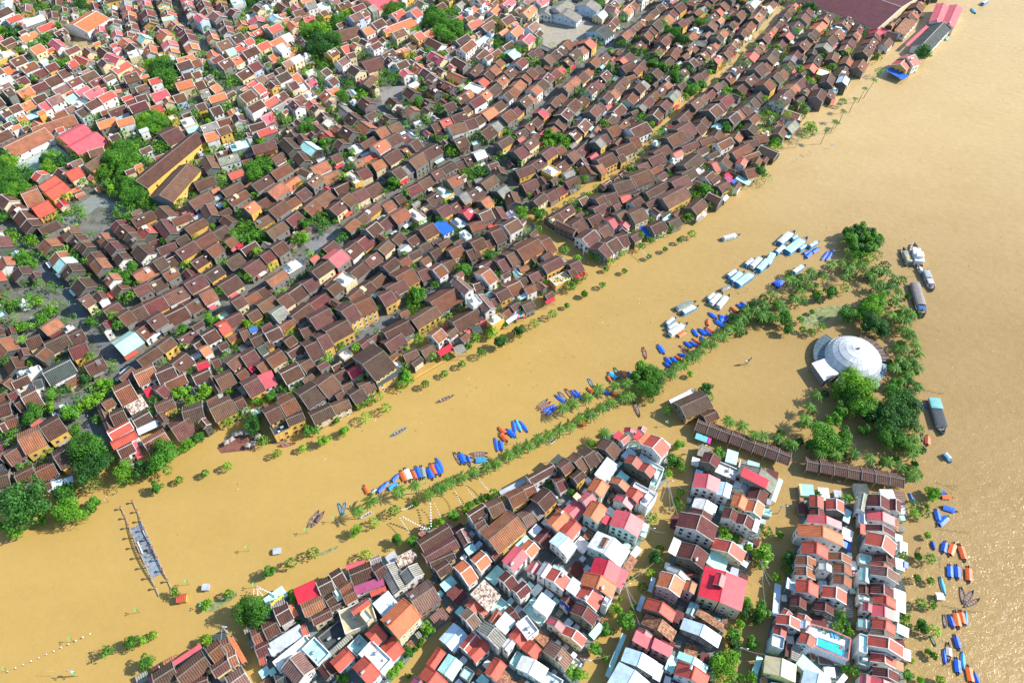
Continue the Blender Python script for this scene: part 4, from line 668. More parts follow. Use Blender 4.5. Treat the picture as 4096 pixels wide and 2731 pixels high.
def addfar(x,y,th,L,W,py,sp=None):
    px,py=PJ((x,y,5)); rc,wc,nw=pick(px,py); h=RU(3.4,5.2) if R()<.62 else RU(5.6,7.5)
    if nw==1 and R()<.5: h+=2
    if sp: h,rc,wc,nw=sp
    elif L*W<40 and R()<.5: rc=random.choice('wltgnmqrko' if nw else 'wltgmkbbd'); h=RU(2.4,3.8)
    mb=MB(); rcol=rcolor(rc,.2); wcol=jit(WC[wc],.06); mat=rmat(rc)
    if rc in 'wlt' and R()<.6:
        l,w_=L/2,W/2; mb.box(-l,l,-w_,w_,-1,h,M_WALL,wcol,False); mb.box(-l+.3,l-.3,-w_+.3,w_-.3,h,h+.06,M_CONC,rcol,False)
        for (a,b,c,d) in ((-l,l,-w_,-w_+.2),(-l,l,w_-.2,w_),(-l,-l+.2,-w_,w_),(l-.2,l,-w_,w_)): mb.box(a,b,c+.003,d-.003,h+.002,h+.9,M_WALL,wcol,False)
        if R()<.6: mb.box(-l*.4,l*.2,-w_*.3,w_*.5,h+.05,h+2.4,M_WALL,jit(WC['w']),False)
    else:
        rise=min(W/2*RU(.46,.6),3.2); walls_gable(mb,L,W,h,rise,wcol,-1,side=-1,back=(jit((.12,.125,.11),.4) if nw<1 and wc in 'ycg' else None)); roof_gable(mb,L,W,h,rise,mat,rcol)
        tc=jit((.23,.20,.17) if nw<1 and R()<.92 else (.55,.52,.47),.15)
        trims(mb,L,W,h,rise,M_CONC,tc,w=.24 if py>600 else .34)
    if not sp and L*W>45 and R()<.6:   # lower annexes, awnings, tanks and dormers
        for q in range(random.choice((1,1,2))):
            ax=RU(-L*.35,L*.35); k_=R()
            if k_<.5:
                dw,dd=RU(1.5,3.2),RU(1.2,2.6); z=RU(2.2,h-.6); col=jit(RC[random.choice('tlwmgqkrbb')],.15); y0_=-W/2+.35; top=[Vector((ax-dw,y0_-dd,z-.4)),Vector((ax+dw,y0_-dd,z-.4)),Vector((ax+dw,y0_,z)),Vector((ax-dw,y0_,z))]; mb.hexa([p-Vector((0,0,.1)) for p in top]+top,M_MET,col)
            elif k_<.75:
                mb.box(ax-1,ax+1,-W*.22,W*.1,h,h+RU(1.6,2.6),M_WALL,jit(WC[random.choice('wcg')],.1),False)
            else: tank(mb,ax,-W*.2,h+rise*.5 if rc not in 'wlt' else h+.1)
    c,s=math.cos(th),math.sin(th)
    for (nx,ny,half,dist) in ((0,-1,L/2,W/2),(1,0,W/2,L/2),(-1,0,W/2,L/2)):
        wy=nx*s+ny*c
        if wy>-.15: continue
        n=max(1,int(half*2/3)); d=dist-.4
        for z in [q for q in (1.2,4.,6.9) if q+1.2<h]:
            for i in range(n):
                if R()<.3: continue
                q=((i+.5)/n*2-1)*(half-.8); col=(.03,.04,.045) if R()<.7 else (.25,.12,.05)
                if nx==0: mb.box(q-.5,q+.5,-d-.05,-d+.05,z-.7,z+.7,M_GLASS,col,False)
                else: mb.box(nx*d-.05,nx*d+.05,q-.5,q+.5,z-.7,z+.7,M_GLASS,col,False)
    o=len(FAR.v)
    FAR.v+=[(x+a*c-b*s,y+a*s+b*c,z) for a,b,z in mb.v]; FAR.f+=[tuple(i+o for i in f) for f in mb.f]; mp=[FAR.mi(m) for m in mb.mats]
    FAR.m+=[mp[i] for i in mb.m]; FAR.c+=mb.c; FAR.uv+=mb.uv; occ_rect(x,y,th,L,W,1); NF[0]+=1
for q in FARQ:
    ctr,th,L,W,sd=geom(*q[0]); addfar(ctr.x,ctr.y,th if sd<0 else th+math.pi,max(2.2,L)*1.04,max(1.8,W)*1.04,0,(q[1],q[2],q[3],.5))
def tryp(x,y,th,L,W,lim=.1):
    if not inland(x,y): return False
    px,py=PJ((x,y,4))
    if px<-120 or px>4200 or py<-90: return False
    if occ_rect(x,y,th,L,W)>lim: return False
    addfar(x,y,th,L,W,py); return True
for p,w_,dry in ST:
    P=[U(x,y) for x,y in p]
    for side in (1,-1):
        off=w_*.38+.5
        for row in range(4):
            dep=RU(9,12.5)
            for a,b in zip(P,P[1:]):
                d=b-a; Ls=d.length; d.normalize(); n=Vector((-d.y,d.x,0))*side; s=0
                while s<Ls:
                    fw=RU(5.5,11.5); de=dep*RU(.75,1.02); c=a+d*(s+fw/2)+n*(off+dep/2+RU(-.4,.4))
                    if tryp(c.x,c.y,math.atan2(d.y,d.x)+RU(-.07,.07),fw-.1,de): s+=fw
                    else: s+=1.5
            off+=dep+RU(.3,2.2)
g=[(x,y) for x in np.arange(-450,450,3.1) for y in np.arange(110,655,3.1)]; random.shuffle(g)
for k,(L0,W0,L1,W1) in enumerate(((11,8,15,10),(8,7,11,8.5),(6,5,8,6.5),(4.5,3.6,6,4.6))):
    for x,y in g:
        x+=RU(-1,1); y+=RU(-1,1)
        q=PJ((x,y,0))
        if q[0]<-150 or q[0]>4100 or q[1]<-90 or not inpoly(q[0],q[1],LAND): continue
        if R()<(.34,.34,.26,.15)[k]: continue
        ix,iy=int((x-OX0)/OC),int((y-OY0)/OC)
        if 0<=ix<OW and 0<=iy<OH and OCC[iy,ix]: continue
        th,ds=ori(x,y); th+=RU(-.13,.13)+(math.pi/2 if R()<.22 else 0)
        tryp(x,y,th,RU(L0,L1),RU(W0,W1),.03 if k<1 else .08 if k<3 else .18)
def addlow(x,y,th,L,W):
    mb=MB(); rc=random.choice('tttlwwggnkzpd'); h=RU(1.6,3.4); rcol=jit(RC[rc],.15); c,s=math.cos(th),math.sin(th); l,w_=L/2,W/2; tl=RU(-.4,.4); wc=jit(WC[random.choice('wwceg')],.1)
    mb.box(-l+.15,l-.15,-w_+.15,w_-.15,-1,h-.3,M_WALL,wc,False); top=[Vector((-l,-w_,h)),Vector((l,-w_,h)),Vector((l,w_,h+tl)),Vector((-l,w_,h+tl))]; mb.hexa([p-Vector((0,0,.12)) for p in top]+top,rmat(rc) if R()<.7 else M_CONC,rcol,[(0,0),(L,0),(L,W),(0,W)])
    o=len(FAR.v); FAR.v+=[(x+a*c-b*s,y+a*s+b*c,z) for a,b,z in mb.v]; FAR.f+=[tuple(i+o for i in f) for f in mb.f]; mp=[FAR.mi(m) for m in mb.mats]
    FAR.m+=[mp[i] for i in mb.m]; FAR.c+=mb.c; FAR.uv+=mb.uv; occ_rect(x,y,th,L,W,1)
for bi,bl in enumerate(SB):
    W_=[U(*q) for q in bl]; pp=[(q.x,q.y) for q in W_]; th0=math.radians([32,40,48,70,84,89][bi]); pts=[(x,y) for x in np.arange(min(p[0] for p in pp),max(p[0] for p in pp),1.4) for y in np.arange(min(p[1] for p in pp),max(p[1] for p in pp),1.4)]; random.shuffle(pts)
    for (L0,W0,L1,W1,lim) in ((5,4,8,6,.04),(3,2.5,5,4,.06),(1.8,1.6,3,2.6,.12)):
        for x,y in pts:
            if R()<.12 or not inpoly(x,y,pp): continue
            L,W=RU(L0,L1),RU(W0,W1)
            if occ_rect(x,y,th0,L,W)<=lim: addlow(x,y,th0,L,W)
tag(FAR.build('distant_houses'),'mass of small brown and orange tiled houses filling the old town beyond the river front','houses',kind='stuff')
print('FAR houses',NF[0],'near',NH[0])
# leftover gaps: small distant trees as one mass
GAPS=[]
for a,b,w_ in SEG:
    d=b-a; n=Vector((-d.y,d.x,0)).normalized(); s_=2
    while s_<d.length:
        if R()<.55:
            q=a+d.normalized()*s_+n*(w_*.45*random.choice((-1,1))); px_=PJ(q)
            if px_[1]<1700 and -50<px_[0]<4000 and inland(q.x,q.y): GAPS.append((q.x,q.y))
        s_+=RU(4,9)
for pl in ([(60,1150),(240,1170),(290,1280),(120,1350),(20,1250)],[(230,860),(330,850),(350,890),(250,905)],[(470,830),(560,850),(520,890),(480,880)]):
    for i in range(26):
        a_,b_=random.choice(pl),random.choice(pl); f_=R(); q=U(a_[0]*f_+b_[0]*(1-f_)+RU(-9,9),a_[1]*f_+b_[1]*(1-f_)+RU(-9,9)); GAPS.append((q.x,q.y))
g2=[(x,y) for x in np.arange(-450,450,2.3) for y in np.arange(110,655,2.3)]; random.shuffle(g2)
for x,y in g2:
    q=PJ((x,y,0))
    if q[0]<-100 or q[0]>4100 or q[1]<-60 or not inpoly(q[0],q[1],LAND): continue
    if occ_rect(x,y,0,2.0,2.0)<=.05:
        GAPS.append((x,y)); occ_disc(x,y,1.6,4)
print('gaps',len(GAPS))
# ---------------- trees ----------------
def crown_mesh(seed,n=1300,flat=.8,lumps=13,ls=.12,name='crown',mat=None,spread=.62):
    rnd=random.Random(seed); mb=MB(); C=[]
    for i in range(lumps):
        a=rnd.uniform(0,2*math.pi); z=rnd.uniform(-.45,.75); r=spread*(1.08+.22*math.sin(a*2+seed)+.12*math.sin(a*3+seed*2))*math.sqrt(rnd.random())*(1-.35*max(z,0)); C.append((r*math.cos(a),r*math.sin(a),z*flat,rnd.uniform(.2,.42),rnd.uniform(.65,1.25)))
    C.append((0,0,.0,.42,.8))
    for i in range(n):
        c=C[rnd.randrange(len(C))] if rnd.random()<.93 else C[-1]
        u=rnd.uniform(-.6,1); a=rnd.uniform(0,2*math.pi); q=math.sqrt(max(0,1-u*u)); nv=Vector((q*math.cos(a),q*math.sin(a),u))
        rr=c[3]*rnd.uniform(.7,1.06); p=Vector(c[:3])+nv*rr; p.z*=1
        nn=(nv+Vector((rnd.gauss(0,.5),rnd.gauss(0,.5),rnd.gauss(.25,.5)))).normalized()
        t=nn.cross(Vector((rnd.gauss(0,1),rnd.gauss(0,1),rnd.gauss(0,1)))).normalized(); b=nn.cross(t); s=ls*rnd.uniform(.6,1.3); l=s*rnd.uniform(1.2,1.8)
        v=c[4]*rnd.uniform(.72,1.25); col=(v*rnd.uniform(.85,1.15),v,v*rnd.uniform(.8,1.1))
        mb.face([p-t*l*.5,p-b*s*.5+nn*s*.12,p+t*l*.5,p+b*s*.5-nn*s*.08],mat,col)
    o=mb.build(name); me=o.data; bpy.data.objects.remove(o); return me
def trunk_mesh(seed,palm=False):
    rnd=random.Random(seed); mb=MB(); c=(.16,.12,.08)
    mb.tube([(0,0,-.3),(.03,.02,.25),(0,.03,.6)],[.075,.055,.04],M_WOOD,c,7)
    for i in range(6):
        a=i*1.05+rnd.uniform(-.3,.3); r=rnd.uniform(.35,.55)
        mb.tube([(0,.02,.45+.03*i),(r*.5*math.cos(a),r*.5*math.sin(a),.7+rnd.uniform(0,.1)),(r*math.cos(a),r*math.sin(a),.95+rnd.uniform(0,.3))],[.035,.025,.01],M_WOOD,c,5)
    o=mb.build('trunk'); me=o.data; bpy.data.objects.remove(o); return me
CR={}
for i in range(5): CR['g%d'%i]=crown_mesh(i,1500,.8,14,.125,mat=M_LEAF)
for i in range(3): CR['d%d'%i]=crown_mesh(20+i,1700,.8,15,.12,mat=M_LEAFD); CR['y%d'%i]=crown_mesh(30+i,1300,.85,12,.12,mat=M_LEAFY)
for i in range(3): CR['s%d'%i]=crown_mesh(40+i,330,.8,9,.15,mat=M_LEAF,spread=.75)
for i in range(2): CR['B%d'%i]=crown_mesh(50+i,5200,.75,34,.062,mat=M_LEAF,spread=.7); CR['D%d'%i]=crown_mesh(60+i,5200,.75,34,.062,mat=M_LEAFD,spread=.7); CR['Y%d'%i]=crown_mesh(66+i,4200,.8,30,.065,mat=M_LEAFY,spread=.7)
TRK=[trunk_mesh(i) for i in range(3)]
def mpp(px,py,h=0): # metres per source pixel at that place
    y=-(py-1365.5)/FPX; return (CAMH-h)/(SP-y*CP)/FPX
TW={'g':'round green tree','d':'dark green tree','y':'bright yellow green tree','s':'small sparse flooded tree'}
def tree(px,py,r,kd='g',sub=0):
    k=mpp(px,py,4); rm=max(r*k,.8)*1.14; zc=rm*.75+(1.0 if kd!='s' else .9); base=U(px,py,zc)
    big=rm>5.2
    key=({'g':'B','d':'D','y':'Y'}[kd]+str(random.randrange(2))) if big and kd!='s' else kd+str(random.randrange({'g':5,'d':3,'y':3,'s':3}[kd]))
    root=empty('tree',(base.x,base.y,0),RU(0,6.28))
    link('trunk',TRK[random.randrange(3)],root,(0,0,0),0,(rm,rm,zc/.85))
    cr=link('crown',CR[key],root,(0,0,zc),0,(rm*RU(.98,1.12),rm*RU(.98,1.12),rm*RU(.85,1.05)))
    want(root,('huge ' if rm>8 else 'large ' if rm>5.2 else '')+TW[kd],'tree','broadleaf trees of the town and river banks',(px,py))
    return root
ALLT.sort(key=lambda t:-t[2]); SMALLT=ALLT[300:]
for x,y,r,k in ALLT[:300]: tree(x,y,r,k)
def palm_meshes(seed):
    rnd=random.Random(seed); mb=MB()
    for i in range(14):
        a=i*2*math.pi/14+rnd.uniform(-.12,.12); up=rnd.uniform(.0,.75); L=rnd.uniform(3.3,4.7); path=[]
        for k in range(9):
            t=k/8; r=L*(t*math.cos(up*.6)*.95); z=L*(math.sin(up)*t*.55-(.62-.25*up)*t*t); path.append(Vector((r*math.cos(a),r*math.sin(a),z)))
        sd=Vector((-math.sin(a),math.cos(a),0))
        for k in range(8):
            p,q=path[k],path[k+1]; d=(q-p).normalized(); v=rnd.uniform(.7,1.3)*(1.25 if k>5 else 1)
            mb.bar(p,q,.07,.05,M_PALM,(1.6,1.4,.9))
            if k==0: continue
            ll=.62*math.sin(math.pi*min(.93,(k+1.2)/9))+.15
            for m in range(2):
                b=p.lerp(q,m*.5+.1)
                for s in (1,-1):
                    tip=b+sd*s*ll*.8+d*ll*.45+Vector((0,0,-ll*rnd.uniform(.25,.6))); wv=d*.26
                    mb.face([b,b+wv,tip+wv*.4,tip],M_PALM,(v*1.2,v*1.15,v*.8))
    for i in range(5):
        a=i*1.25; mb.tube([(0.2*math.cos(a),.2*math.sin(a),-.3),(0.3*math.cos(a),.3*math.sin(a),-.5)],.13,M_WOOD,(.2,.16,.04),5)
    o=mb.build('crown'); me=o.data; bpy.data.objects.remove(o); return me
PM=[palm_meshes(i) for i in range(4)]
def ptrunk(h,dx,dy,seed):
    mb=MB(); mb.tube([(-dx,-dy,-1.5),(-dx*.7,-dy*.7,h*.3),(-dx*.25,-dy*.25,h*.7),(0,0,h)],[.24,.19,.16,.13],M_WOOD,(.24,.2,.15),7); return mb
PT={}
def palm(px,py,h=6.2,sc=1.0,base=None):
    c=U(px,py,h); root=empty('palm_tree',(c.x,c.y,0),0)
    if base: 
        b=U(*base); mb=ptrunk(h,c.x-b.x,c.y-b.y,0); mb.build('trunk',root)
    else:
        k=(random.randrange(4)); key=(round(h,1),k)
        if key not in PT: o=ptrunk(h,[.5,-.4,.2,0][k],[.2,.4,-.5,0][k],0).build('trunk'); PT[key]=o.data; bpy.data.objects.remove(o)
        link('trunk',PT[key],root)
    link('crown',random.choice(PM),root,(0,0,h),RU(0,6.28),(sc,sc,sc*RU(.9,1.1)))
    want(root,'tall slender coconut palm' if base else 'coconut palm','palm tree','coconut palms along the flooded banks',(px,py)); return root
parse(PALMS,lambda t,x0,y0,k:palm(x0+float(t[0])*k,y0+float(t[1])*k,[5.8,6.2,6.6][random.randrange(3)],RU(.8,1.02)))
for bx,by,tx,ty in TALL:
    best=min((math.hypot(PJ(Vector((U(bx,by).x,U(bx,by).y,h)))[1]-ty,0),h) for h in [i*.25 for i in range(12,60)])
    palm(tx,ty,best[1],.62,(bx,by))
# distant small trees in the gaps, one mass
gm=MB(); rnd=random.Random(5)
LST=[(x,y,rnd.uniform(1.4,3.1),rnd.uniform(2.2,5.2),56) for x,y in GAPS if rnd.random()>.25]
for a_,b_,c_ in POCK: LST.append((a_,b_,c_,c_*.8+RU(2,4.5),int(60+c_*22)))
for a_,b_,c_,d_ in SMALLT:
    rr=c_*mpp(a_,b_,4)*1.1; q_=U(a_,b_,rr*.9+.8); LST.append((q_.x,q_.y,rr,rr*.9+.8,120))
UND=[]
def _und(t,x0,y0,k):
    x,y=x0+float(t[0])*k,y0+float(t[1])*k
    if x>3072 or (x>2600 and y<1330):
        for i in range(2):
            if R()<.6: UND.append((x+RU(-30,30),y+RU(-22,26),RU(12,24)))
parse(PALMS,_und)
for a_,b_,c_ in UND:
    rr=c_*mpp(a_,b_,3); q_=U(a_,b_,rr*.8+.5); LST.append((q_.x,q_.y,rr,rr*.8+.5,-170))
for x,y,r,z,nl in LST:
    br=rnd.uniform(.7,1.2); yl=rnd.random()<.4 and nl>0; dk=nl<0; nl=abs(nl)
    for i in range(nl):
        u=rnd.uniform(-.3,1); a=rnd.uniform(0,6.28); q=math.sqrt(1-u*u)*r*rnd.uniform(.6,1.05); p=Vector((x+q*math.cos(a),y+q*math.sin(a),z+u*r*.8))
        n=Vector((rnd.gauss(0,.6)+math.cos(a)*.5,rnd.gauss(0,.6)+math.sin(a)*.5,rnd.gauss(.5,.4))).normalized(); t=n.cross(Vector((rnd.gauss(0,1),rnd.gauss(0,1),.3))).normalized(); b=n.cross(t); s=rnd.uniform(.3,.6); v=br*rnd.uniform(.7,1.3)
        gm.face([p-t*s,p-b*s*.6,p+t*s,p+b*s*.6],M_LEAFY if yl else (M_LEAFD if dk else M_LEAF),(v,v,v))
    gm.tube([(x,y,0),(x,y,z)],.12,M_WOOD,(.16,.12,.08),4,False)
tag(gm.build('undergrowth'),'small garden trees, shrubs and undergrowth between houses and below the island palms','greenery',kind='stuff')
# ---------------- landmarks ----------------
def prism(mb,pts,z0,z1,mw,cw,mt,ct):
    from mathutils.geometry import tessellate_polygon
    P=[Vector((p.x,p.y,0)) for p in pts]
    ar=sum(P[i].x*P[(i+1)%len(P)].y-P[(i+1)%len(P)].x*P[i].y for i in range(len(P)))
    if ar<0: P=P[::-1]
    for i in range(len(P)):
        a,b=P[i],P[(i+1)%len(P)]; mb.face([(a.x,a.y,z0),(b.x,b.y,z0),(b.x,b.y,z1),(a.x,a.y,z1)],mw,cw)
    for tri in tessellate_polygon([P]):
        q=[P[i] for i in tri]
        if (q[1]-q[0]).cross(q[2]-q[0]).z<0: q=q[::-1]
        mb.face([(p.x,p.y,z1) for p in q],mt,ct,[(p.x,p.y) for p in q])
def local(pts,c): return [p-c for p in pts]
# domed hall on the islet
def dome():
    c=U(3409,1438,2.5); root=empty('domed_hall',(c.x,c.y,0)); Rr=13.4; zb=2.6; hd=8.0; rnd=random.Random(3)
    mb=MB(); nm=24; rings=[0,.12,.27,.43,.6,.78,1.0]
    def pt(a,t):  # t 0 top..1 base
        ph=t*math.pi/2*.93; k=math.sin(math.pi/2*.93); z0=math.cos(math.pi/2*.93)
        return Vector((Rr*math.sin(ph)/k*math.cos(a),Rr*math.sin(ph)/k*math.sin(a),zb+hd*(math.cos(ph)-z0)/(1-z0)))
    for i in range(len(rings)-1):
        n=nm if i>0 else 12
        for k in range(n):
            a0,a1=2*math.pi*k/n,2*math.pi*(k+1)/n; am=(a0+a1)/2; t0,t1=rings[i],rings[i+1]
            v=rnd.uniform(.78,1.0); base=(.66,.72,.76) if i>3 else (.82,.85,.87)
            f=lambda v:tuple(x*v for x in base)
            if i==0: mb.face([pt(am,0),pt(a0,t1),pt(a1,t1)],M_MET,f(v))
            else:
                A,B,C,D=pt(a0,t1),pt(a1,t1),pt(a1,t0),pt(a0,t0); m=pt(am,t0)
                mb.face([A,B,m],M_MET,f(v)); mb.face([A,m,D],M_MET,f(rnd.uniform(.72,1))); mb.face([B,C,m],M_MET,f(rnd.uniform(.72,1)))
    mb.build('dome',root)
    rb=MB()
    for t in rings[1:]:
        rb.tube([pt(2*math.pi*k/48,t)*1.003 for k in range(49)],.035 if t<1 else .14,M_STEEL,(.6,.65,.68),5,False)
    for k in range(24): rb.tube([pt(2*math.pi*k/24,t)*1.003 for t in rings[1:]],.025,M_STEEL,(.6,.65,.68),4,False)
    d_=rb.build('rib_frame',root)
    wb=MB(); n=48
    for k in range(n):
        a0,a1=2*math.pi*k/n,2*math.pi*(k+1)/n; p=lambda a,z:(13.2*math.cos(a),13.2*math.sin(a),z); wb.face([p(a0,-1),p(a1,-1),p(a1,zb+.1),p(a0,zb+.1)],M_WALL,(.45,.47,.45))
    wb.build('wall',root)
    vb=MB(); vb.tube([(0,0,zb+hd-.1),(0,0,zb+hd+.6)],.6,M_STEEL,(.2,.2,.2),10); vb.build('roof_vent',root)
    def annex(a0,a1,ri,ro,zi,zo,col,mat,nm_,name):
        mb=MB(); n=max(3,int((a1-a0)/8))
        for k in range(n):
            x0,x1=math.radians(a0+(a1-a0)*k/n),math.radians(a0+(a1-a0)*(k+1)/n); q=lambda r,a,z:Vector((r*math.cos(a),r*math.sin(a),z)); v=RU(.85,1.1); cc=tuple(x*v for x in col)
            top=[q(ri,x0,zi),q(ro,x0,zo),q(ro,x1,zo),q(ri,x1,zi)]; mb.hexa([p-Vector((0,0,.15)) for p in top]+top,mat,cc,[(ri*x0,0),(ri*x0,ro-ri),(ri*x1,ro-ri),(ri*x1,0)])
            mb.face([q(ro-.3,x0,-1),q(ro-.3,x1,-1),q(ro-.3,x1,zo-.15),q(ro-.3,x0,zo-.15)],M_WALL,(.25,.22,.2))
            mb.bar(q(ri,x0,zi+.05),q(ro,x0,zo+.05),.15,.1,M_STEEL,(.5,.5,.5))
        mb.build(name,root)
    annex(118,196,13.1,17.8,3.6,2.6,(.11,.17,.20),M_MET,0,'annex_roof'); annex(-6,62,13.3,18,3.4,2.6,(.11,.06,.05),M_TILE,0,'annex_roof'); annex(228,300,13.3,17.5,3.2,2.5,(.22,.32,.38),M_MET,0,'annex_roof'); annex(300,350,13.3,15.5,3.0,2.6,(.16,.25,.32),M_MET,0,'annex_roof')
    mb=MB(); A,B,C_,D=[U(x,y,4.6)-Vector((c.x,c.y,0)) for x,y in ((3247,1452),(3306,1430),(3356,1494),(3296,1522))]
    top=[A,D,C_,B]; mb.hexa([p-Vector((0,0,.3)) for p in top]+top,M_PLAIN,(.72,.68,.66))
    for p,q in ((A,D),): mb.face([(p.x,p.y,-1),(q.x,q.y,-1),(q.x,q.y,4.3),(p.x,p.y,4.3)],M_WALL,(.2,.2,.2)); mb.face([(D.x,D.y,-1),(C_.x,C_.y,-1),(C_.x,C_.y,4.3),(D.x,D.y,4.3)],M_WALL,(.25,.24,.22))
    mb.build('entrance_canopy',root)
    tag(root,'large white panelled dome hall with ring roofs standing in brown floodwater','domed hall')
dome()
# arcades
def arcade(p0,p1,n,depth,h,label,phr):
    a=U(*p0,h); b=U(*p1,h); d=b-a; L=d.length; d.normalize(); th=math.atan2(d.y,d.x); root=empty('market_arcade',(a.x,a.y,0),th)
    x=0
    for i in range(n):
        w_=L/n; dz=RU(-.15,.25); mb=MB(); rise=1.5; hh=h+dz
        roof_gable(mb,w_+.25,depth,hh,rise,M_TILE,jit((.105,.055,.045),.1)); trims(mb,w_+.25,depth,hh,rise,M_CONC,(.2,.18,.16),w=.25,up=.12)
        o=mb.build('roof',root,(x+w_/2,depth/2,0)); 
        pb=MB()
        for yy in (.5,depth-.5):
            pb.box(x-.14,x+.14,yy-.14,yy+.14,-1.5,hh+.1,M_CONC,(.5,.38,.2))
            pb2=pb; pb=MB(); pb2.build('post',root)
        x+=w_
    tag(root,label,'arcade')
arcade((2778,1720),(3152,1862),8,7.2,3.6,'long brown tiled arcade in eight sections beside the yellow corner house',0)
arcade((3226,1880),(3614,1953),7,6.6,3.6,'long brown tiled arcade in seven sections below the palms at the islet tip',0)
for (x,y,x2,y2,c) in ((2785,1735,2832,1752,(.2,.62,.72)),(2834,1753,2846,1757,(.75,.05,.4))):
    a=U(x,y,2.6); b=U(x2,y2,2.6); d=(b-a); L=d.length; mb=MB(); root=empty('awning',(a.x,a.y,0),math.atan2(d.y,d.x)); mb.hexa([Vector(p) for p in ((0,-2.2,2.1),(L,-2.2,2.1),(L,.4,2.9),(0,.4,2.9),(0,-2.2,2.2),(L,-2.2,2.2),(L,.4,3.0),(0,.4,3.0))],M_TARP,c); mb.build('canopy',root)
    pb=MB(); pb.box(.1,.2,-2.1,-2,-1,2.1,M_STEEL,(.4,.4,.4)); pb.build('pole',root); pb=MB(); pb.box(L-.2,L-.1,-2.1,-2,-1,2.1,M_STEEL,(.4,.4,.4)); pb.build('pole',root)
    tag(root,('turquoise' if c[0]<.5 else 'magenta')+' awning hung on the left end of the arcade beside the corner house','awning')
# corner house on the islet
def corner_house():
    house(U(2694,1608,5),U(2796,1562,5),U(2862,1622,5),5,'b','y','g',phrase='big dark tiled corner house with yellow walls'); house(U(2800,1655,4),U(2850,1634,4),U(2884,1668,4),4,'b','y','g',phrase='low dark tiled annex with yellow walls')
    house(U(2678,1602,2.6),U(2770,1556,2.6),U(2776,1568,2.6),2.6,'w','w','s')
corner_house()
# footbridge
def bridge():
    A=U(505,1828+170*.0+180,0); A=U(505,2010,.5); B=U(661,2368,.5); d=B-A; L=d.length; d.normalize(); th=math.atan2(d.y,d.x); root=empty('footbridge',(A.x,A.y,0),th); W=4.8
    zf=lambda t:-.55+1.35*(1-((t-.54)/.36)**2) if abs(t-.54)<.46 else -.9
    mb=MB(); n=40
    for i in range(n):
        t0,t1=i/n,(i+1)/n; z0,z1=max(zf(t0),-.9),max(zf(t1),-.9); v=RU(.85,1.1)
        top=[Vector((t0*L,-W/2,z0)),Vector((t1*L,-W/2,z1)),Vector((t1*L,W/2,z1)),Vector((t0*L,W/2,z0))]; mb.hexa([p-Vector((0,0,.4)) for p in top]+top,M_CONC,(.22*v,.27*v,.32*v))
    mb.build('deck',root)
    for s in (-1,1):
        mb=MB()
        for i in range(n):
            t0,t1=i/n,(i+1)/n; r=lambda t:max(zf(t)+1.05,.45)
            mb.bar((t0*L,s*W/2,r(t0)),(t1*L,s*W/2,r(t1)),.24,.14,M_CONC,(.36,.35,.30)); mb.bar((t0*L,s*W/2,r(t0)-.4),(t1*L,s*W/2,r(t1)-.4),.2,.1,M_CONC,(.3,.28,.2))
            mb.bar((t0*L,s*W/2,-.8),(t0*L,s*W/2,r(t0)),.2,.2,M_CONC,(.4,.38,.3))
        mb.build('railing',root)
        for k in range(9):
            t=(k+.3)/9; z=max(zf(t)+1.05,.45); pb=MB(); y=s*(W/2+.0)
            pb.box(t*L-.16,t*L+.16,y-.16,y+.16,-.8,z+1.0,M_CONC,(.35,.3,.25)); pb.box(t*L-.32,t*L+.32,y-.32,y+.32,z+1.0,z+1.5,M_PLAIN,(.55,.16,.08) if k%2 else (.6,.55,.45)); pb.box(t*L-.42,t*L+.42,y-.42,y+.42,z+1.5,z+1.62,M_PLAIN,(.3,.1,.08)); pb.build('lantern_post',root)
    for s,t in ((1,.42),(-1,.5)):
        pb=MB(); y=s*(W/2-.7); pb.box(t*L-3,t*L+3,y-.2,y+.2,zf(t),zf(t)+.55,M_PLAIN,(.75,.75,.72)); pb.build('bench',root)
    db=MB(); rnd=random.Random(2)
    for i in range(34):
        x=L*rnd.uniform(.38,.66); y=rnd.uniform(-W/2+.5,W/2-.6); a=rnd.uniform(0,3.1); l=rnd.uniform(.4,1.6); z=zf(x/L)+.06; db.bar((x-l*math.cos(a)/2,y-l*math.sin(a)/2,z),(x+l*math.cos(a)/2,y+l*math.sin(a)/2,z+.1),rnd.uniform(.1,.5),.1,M_WOOD,(.10,.07,.06))
    db.build('driftwood_heap',root)
    tag(root,'half submerged grey footbridge with lantern posts on both railings, strewn with driftwood','bridge')
bridge()
